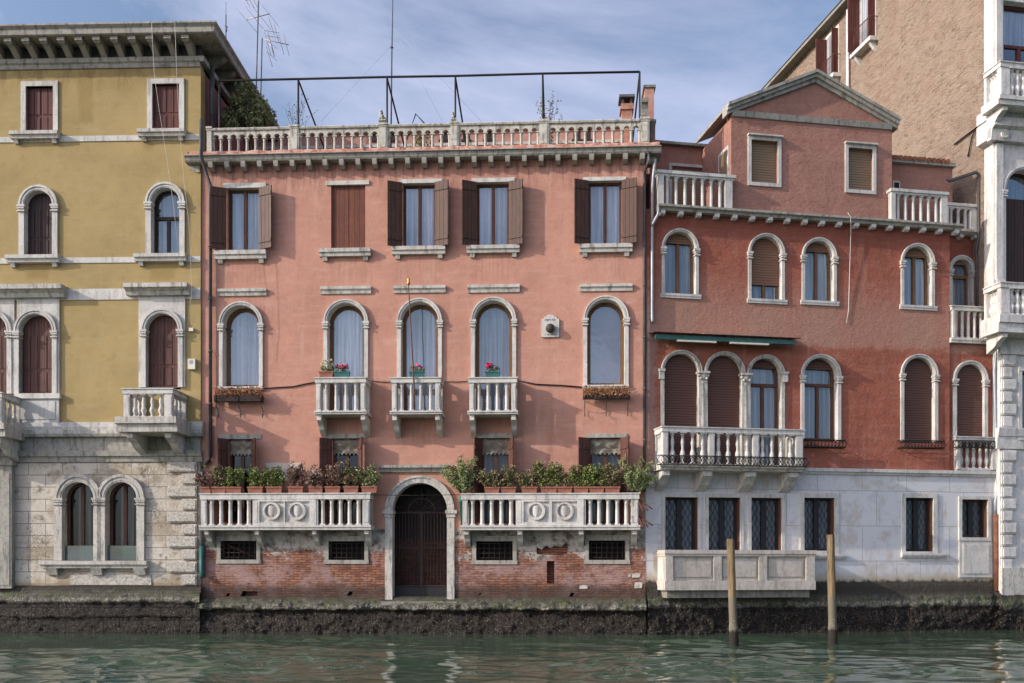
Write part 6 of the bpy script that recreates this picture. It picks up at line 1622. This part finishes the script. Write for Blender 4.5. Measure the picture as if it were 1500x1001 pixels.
# carved lions and urn on the balustrade
def lion(px, ytop, ybot, label, s_, face=1):
    d = bd-0.1; u = P.u(px, d); z0 = P.z(px, ybot, d); h = P.z(px, ytop, d)-z0
    t = P.thing('lion_statue', label, 'statue', u, d, z0)
    m = MB(); w = h*0.30
    m.box(-w*1.0, w*1.1, -w, w, 0, h*0.08)
    m.sphere((-0.1*w, 0.1*w, h*0.36), h*0.26, 8, (0.78, 0.85, 1.15)); m.sphere((0.55*w, 0, h*0.22), h*0.17, 8, (0.9, 1.0, 1.0))
    m.sphere((-0.25*w, 0.3*w, h*0.70), h*0.20, 8, (0.85, 0.9, 1.0)); m.sphere((-0.3*w, 0.4*w, h*0.83), h*0.135, 8); m.sphere((-0.38*w, 0.9*w, h*0.79), h*0.07, 6)
    for sg in (-1, 1):
        m.tube([(-0.25*w+sg*0.35*w, 0.5*w, h*0.55), (-0.25*w+sg*0.4*w, 0.8*w, h*0.10)], [h*0.06, h*0.045], 6); m.sphere((-0.3*w+sg*0.28*w, 0.2*w, h*0.94), h*0.045, 5)
        m.sphere((-0.2*w+sg*0.42*w, 0.95*w, h*0.11), h*0.055, 5)
    m.build('figure', 'stone_lichen', t)
lion(560, 161.5, 178.5, 'small seated stone lion on the pier behind the left terrace mast', 1)
lion(664.5, 164, 176.5, 'smaller worn stone lion beside the middle pergola post', 1)
t = P.thing('stone_scroll', 'carved stone scroll block standing on the right end terrace pier', 'carving', P.u(944.5, bd-0.1), bd-0.1, P.z(944, 173, bd))
h = P.z(944, 144, bd)-P.z(944, 173, bd); m = MB(); m.prof([(-0.15, 0), (0.12, 0), (0.14, h*0.15), (0.04, h*0.3), (0.02, h*0.5), (0.08, h*0.72), (0.14, h*0.78), (0.14, h), (-0.15, h)], -0.12, 0.10); m.build('block', 'stone_dark', t)

# masts and antennas
def mast(px, y0, d, ztop_y, label, name='antenna_mast', r=0.022, base=None):
    u = P.u(px, d); zb = P.z(px, y0, d) if base is None else base
    t = P.thing(name, label, 'antenna', u, d, zb); zt = P.z(px, ztop_y, d)-zb
    return t, u, zb, zt
ad_ = -4.0
t, u, zb, zt = mast(374, 130, ad_, -10, 'tall TV antenna mast with two crossed aerials above the pergola', base=yz(100))
m = MB(); m.tube([(0, 0, 0), (P.u(379, ad_)-u, 0, zt)], 0.024, 6); m.build('mast', 'pipe_dark', t)
def L(x, y): return (P.u(x, ad_)-u, 0, P.z(x, y, ad_)-zb)
def yagi(boom, els, nm='aerial', d2=0.35):
    m = MB(); m.tube([L(*boom[0]), L(*boom[1])], 0.016, 5)
    for (p, q) in els:
        a, b = L(*p), L(*q); m.tube([(a[0], d2, a[2]), (b[0], -d2, b[2])], 0.009, 4)
    m.build(nm, 'aluminium', t)
yagi(((360, 29.5), (395, 20.5)), [((349, 18), (372, 40)), ((362, 15), (383, 37)), ((371, 13.5), (393, 36)), ((382, 8), (405, 32))])
yagi(((358, 1), (374, -2)), [((358, -3), (362, 3)), ((364, -4), (368, 4)), ((369, -5), (373, 3))])
t, u, zb, zt = mast(381, 130, ad_, 55, 'short antenna mast with a bristling grid aerial pointing right', base=yz(100))
m = MB(); m.tube([(0, 0, 0), L(384, 56)], 0.024, 6); m.build('mast', 'pipe_dark', t)
yagi(((383, 57), (423, 66)), [((387, 39), (393, 75)), ((395, 50), (397, 70)), ((411, 55), (412, 73)), ((419, 57), (420, 75))])
yagi(((392, 52), (402, 83)), [((391, 52), (405, 41)), ((394, 60), (405, 48)), ((396, 68), (402, 64)), ((394, 83), (402, 82)), ((394, 75), (395, 91)), ((397, 32), (398, 44)), ((405, 41), (405, 56))])
t, u, zb, zt = mast(331, 80, -3.0, 3, 'slim whip aerial on the dark roof edge left of the TV antennas', base=yz(100))
ad_ = -3.0
m = MB(); m.tube([(0, 0, 0), L(331, 22)], 0.022, 5); m.tube([L(331, 22), L(331, 3)], 0.008, 4); m.build('mast', 'pipe_dark', t)
m = MB(); m.tube([L(329.5, 38), L(333, 40)], 0.02, 4); m.tube([L(333, 40), L(332, 47)], 0.012, 4); m.build('dipole', 'pipe_dark', t)
ad_ = -3.5
t, u, zb, zt = mast(572, 200, ad_, -5, 'tall thin mast rising alone above the middle of the terrace', 'roof_mast', base=TERR)
m = MB(); m.tube([(0, 0, 0), L(574, 75), L(575.5, -8)], [0.035, 0.026, 0.016], 6); m.build('mast', 'pipe_dark', t)
m = MB(); m.tube([L(572, 70), L(576, 70)], 0.03, 5); m.build('clamp', 'iron', t)
m = MB()
for (x, y) in ((470, 178), (648, 178), (705, 178)): m.tube([L(575, 40 if x > 600 else 65), (P.u(x, -2.5)-u, 1.0, P.z(x, y, -2.5)-zb)], 0.004, 3)
m.build('guy_wire', 'pipe_grey', t)

# awning over the arcade
u0, u1 = RR.u(949.5), RR.u(1173, 0.5)
a0 = RR.u(950, 0.55); zt0 = RR.z(1062, 490, 0.55)
t = RR.thing('awning', 'rolled dark green awning under a rusty sheet hood above the dark arcade', 'awning', 0.0, 0.0, zt0)
m = MB(); m.prof([(0, 0.08), (0.50, -0.02), (0.52, 0.0), (0.0, 0.11)], u0+0.02, u1); m.build('hood', 'awning_top', t)
m = MB(); m.prof([(0.1, 0.11-0.035), (0.52, -0.0), (0.525, 0.012), (0.1, 0.098)], u0+1.7, u0+3.9); m.build('repair_strip', 'stone', t)
c0, c1 = RR.u(962, 0.5), RR.u(1164, 0.5)
m = MB(); m.tube([(c0, 0.36, -0.14), (c1, 0.36, -0.14)], 0.065, 10); m.prof([(0.42, -0.21), (0.465, -0.21), (0.465, -0.07), (0.42, -0.07)], c0-0.02, c1+0.02); m.build('rolled_canvas', 'green_canvas', t)
for (xa, xb) in ((993, 1050), (1070, 1127)):
    m = MB(); m.box(RR.u(xa, 0.5), RR.u(xb, 0.5), 0.38, 0.48, -0.265, -0.215); m.build('arm', 'white_paint', t)
for q in (c0+0.1, (c0+c1)/2, c1-0.1): m = MB(); m.box(q-0.03, q+0.03, 0.0, 0.40, -0.08, -0.02); m.build('bracket', 'iron', t)

# iron basket racks
def rack(x0, x1, y0, y1, d0, d1, label, u_off=0, name='iron_rack'):
    u0, u1, z0, z1_ = RR.b(x0, x1, y0, y1, d1); cu = (u0+u1)/2; hw = (u1-u0)/2; h = z1_-z0
    t = RR.thing(name, label, 'flower rack', cu, d0, z0, 'empty iron flower racks'); D = d1-d0
    m = MB()
    for z in (0, h): m.tube([(-hw, 0, z), (-hw, D, z), (hw, D, z), (hw, 0, z)], 0.017, 5)
    for k in range(4): m.tube([(-hw, D*k/4, 0), (hw, D*k/4, 0)], 0.010, 4)
    m.build('frame', 'iron', t)
    m = MB(); n = int(2*hw/0.12)
    for k in range(n):
        c = -hw+2*hw*(k+0.5)/n; r = h*0.42
        m.tube([(c+r*math.cos(a), D, h*0.5+r*math.sin(a)) for a in [6.2832*i/8 for i in range(9)]], 0.010, 4)
        m.tube([(c+hw/n, D, 0), (c+hw/n, D, h)], 0.009, 4)
    m.build('scrollwork', 'iron', t)
rack(1178, 1239, 644.5, 655, 0.0, 0.26, 'empty iron flower rack under the dark red window with tall brown sashes')
rack(1321, 1384, 645.5, 656, 0.0, 0.26, 'empty iron flower rack under the closed brown roller blind right of centre')
rack(1400, 1457, 645.5, 656, 0.05, 0.16, 'narrow iron rack across the low balusters of the rightmost red bay')
rack(966, 1182, 669, 682, 0.84, 1.05, 'long iron rack hooked along the foot of the big red palazzo balcony')

# clothes line rods at the right balcony end
for k, (y0, y1, lab) in enumerate(((731, 746, 'upper'), (755, 770, 'lower'))):
    u = P.u(935, 0.62); z = P.z(935, y0, 0.62)
    t = P.thing('drying_rack', f'{lab} bundle of pink-brown drying rods jutting from the right balcony pier', 'drying rack', u, 0.45, z, 'drying rods on the balcony pier')
    for (x, y, dd) in ((956, y1, 0.75), (949, y1+2, 0.95), (942, y1+3, 1.1)):
        q = MB(); q.tube([(0, 0.0, 0), (P.u(x, dd)-u, dd-0.45, P.z(x, y, dd)-z)], 0.022, 5); q.build('rod', 'shutter_rust', t)
    q = MB(); q.tube([(0, 0.0, -0.02), (-0.2, 0.2, -0.02), (-0.25, 0.22, -0.2)], 0.012, 4); q.build('hook', 'stone_clean', t)

# plants on the terrace
t = P.thing('evergreen_shrub', 'dark evergreen shrub spilling over the terrace against the ochre building', 'shrub', P.u(366, -1.6), -1.6, TERR)
rng = random.Random(77); m = MB(); Z0 = TERR
def shr(x, y, d): return (P.u(x, d)-P.u(366, -1.6), d+1.6, P.z(x, y, d)-Z0)
for k in range(80):
    x = rng.uniform(330, 395); ytop = 122+max(0, (x-362))*1.35+max(0, 352-x)*2.6
    y = rng.uniform(ytop, 184); d = -1.6+rng.uniform(-0.7, 0.5); c = shr(x, y, d)
    r_ = rng.uniform(0.14, 0.26)
    foliage(m, 42, ell(c, (r_*1.35, r_*1.35, r_*1.2), 0.05), 0.14, rng, 0.2, 0.45)
m.build('foliage', 'leaf_dark', t)
m = MB()
for k in range(7): m.tube([(rng.uniform(-0.1, 0.1), 0, -0.2), (rng.uniform(-0.3, 0.3), 0, 0.5), shr(rng.uniform(348, 385), 165, -1.6)], [0.04, 0.03, 0.012], 5)
m.build('stem', 'soil', t)
def twig_plant(px, w, ytop, label, seed, lm, dens, d=-0.9):
    rng = random.Random(seed); u = P.u(px, d); zb = TERR
    t = P.thing('climbing_plant', label, 'plant', u, d, zb); H = P.z(px, ytop, d)-zb
    m = MB(); lf = MB()
    for k in range(11):
        pth = [(rng.uniform(-0.05, 0.05), 0, 0)]; hh = H*rng.uniform(0.62, 1.0); sw = rng.uniform(-w, w)
        for i in range(1, 9):
            q = i/8; droop = -0.35*max(0, q-0.7)*abs(sw)/w
            pth.append((sw*q**1.8+rng.gauss(0, 0.025), rng.gauss(0, 0.05), hh*q+droop))
        m.tube(pth, [0.010-0.0008*i for i in range(9)], 4)
        for i in range(3, 9):
            for _ in range(dens): p = pth[i]; lf.leaf((p[0]+rng.gauss(0, 0.05), p[1]+rng.gauss(0, 0.05), p[2]+rng.gauss(0, 0.05)), rng.uniform(0.05, 0.09), 0.04, rng, -0.2)
    m.build('stem', 'soil', t); lf.build('foliage', lm, t)
    q = MB(); q.lathe([(0.12, 0), (0.17, 0.3), (0.18, 0.3), (0.18, 0.34), (0.14, 0.34)], 0, 0, 10); q.build('pot', 'terracotta', t)
twig_plant(433, 0.62, 128, 'nearly leafless climber tangled round the second pergola post', 81, 'leaf_dark', 2)
twig_plant(805, 0.42, 131, 'brown-leaved climber round the fifth pergola post', 82, 'leaf_mixed', 6)
t = P.thing('potted_tree', 'small yellow-green tree seen between the terrace balusters', 'potted tree', P.u(618, -1.3), -1.3, TERR)
m = MB(); rng = random.Random(5); zt_ = P.z(618, 188, -1.3)-TERR; foliage(m, 420, ell((0, 0, zt_-0.55), (0.34, 0.3, 0.5), 0.0), 0.10, rng); m.build('foliage', 'leaf_green', t); m = MB(); m.tube([(0, 0, 0.2), (0, 0, zt_-0.5)], 0.025, 5); m.build('trunk', 'soil', t); m = MB(); m.lathe([(0.13, 0), (0.18, 0.32), (0.15, 0.32)], 0, 0, 10); m.build('pot', 'terracotta', t)

# mooring poles
def mooring_pole(px, ytop, ywater, wpx, label, seed, lean):
    dep = CZ*F/(ywater-HY); x = (px-HX)/F*dep; zt = CZ+dep*(HY-ytop)/F; r = wpx/2*dep/F
    o = bpy.data.objects.new('mooring_pole', None); COL.objects.link(o); o.location = (x, dep, 0)
    tag(o, label, 'mooring pole', 'wooden mooring poles')
    rng = random.Random(seed); m = MB(); n = 14; vs = []; rings = 44
    for i in range(rings+1):
        z = -1.5+(zt+1.5)*i/rings; rr = r*(1.0-0.10*i/rings)
        for k in range(n):
            a = 2*math.pi*k/n
            q = rr*(1+0.05*mnoise.noise(Vector((math.cos(a)*1.5+seed, math.sin(a)*1.5, z*0.8)))+0.07*mnoise.noise(Vector((math.cos(a)*5+seed, math.sin(a)*5, z*0.45))))
            if z < 0.55: q += (0.035 if z < 0.35 else 0.018)*max(0, mnoise.fractal(Vector((math.cos(a)*3, math.sin(a)*3, z*9+seed)), 1, 2, 3)+0.55)
            vs.append((q*math.cos(a)+lean*z, q*math.sin(a), z))
    fs = [(i*n+k, i*n+(k+1) % n, (i+1)*n+(k+1) % n, (i+1)*n+k) for i in range(rings) for k in range(n)]
    m.add(vs, fs, True); m.add(vs[-n:], [tuple(range(n))])
    m.build('shaft', 'pole_wood', o)
s = NT('weathered mooring timber', 0.8, 0.2)
n = s.noise(1.0, 7, 0.75, sc=(16, 16, 0.9)); c = s.mix(s.mr(n, 0.38, 0.62), (0.085, 0.060, 0.034), (0.27, 0.195, 0.105))
zz = s.math('ADD', s.z, s.math('MULTIPLY', s.math('SUBTRACT', s.noise(7, 6, 0.7), 0.5), 0.5))
c = s.mix(s.math('MULTIPLY', s.mr(zz, 1.45, 1.15), 0.85), c, (0.16, 0.14, 0.105))
c = s.mix(s.math('MULTIPLY', s.mr(s.noise(22, 6, 0.75), 0.56, 0.62), s.mr(zz, 0.95, 0.6)), c, (0.36, 0.34, 0.28))
c = s.mix(s.mr(zz, 0.5, 0.38), c, (0.030, 0.025, 0.020)); s.col(c); s.bump(s.noise(1.0, 6, 0.75, sc=(24, 24, 1.4)), 1.0, 0.04); MT['pole_wood'] = s.m
mooring_pole(1075, 790, 947, 12.5, 'wooden mooring pole standing before the marble parapet panels', 1, -0.030)
mooring_pole(1220, 783.5, 944, 12.5, 'wooden mooring pole standing just right of the marble parapet', 2, -0.022)
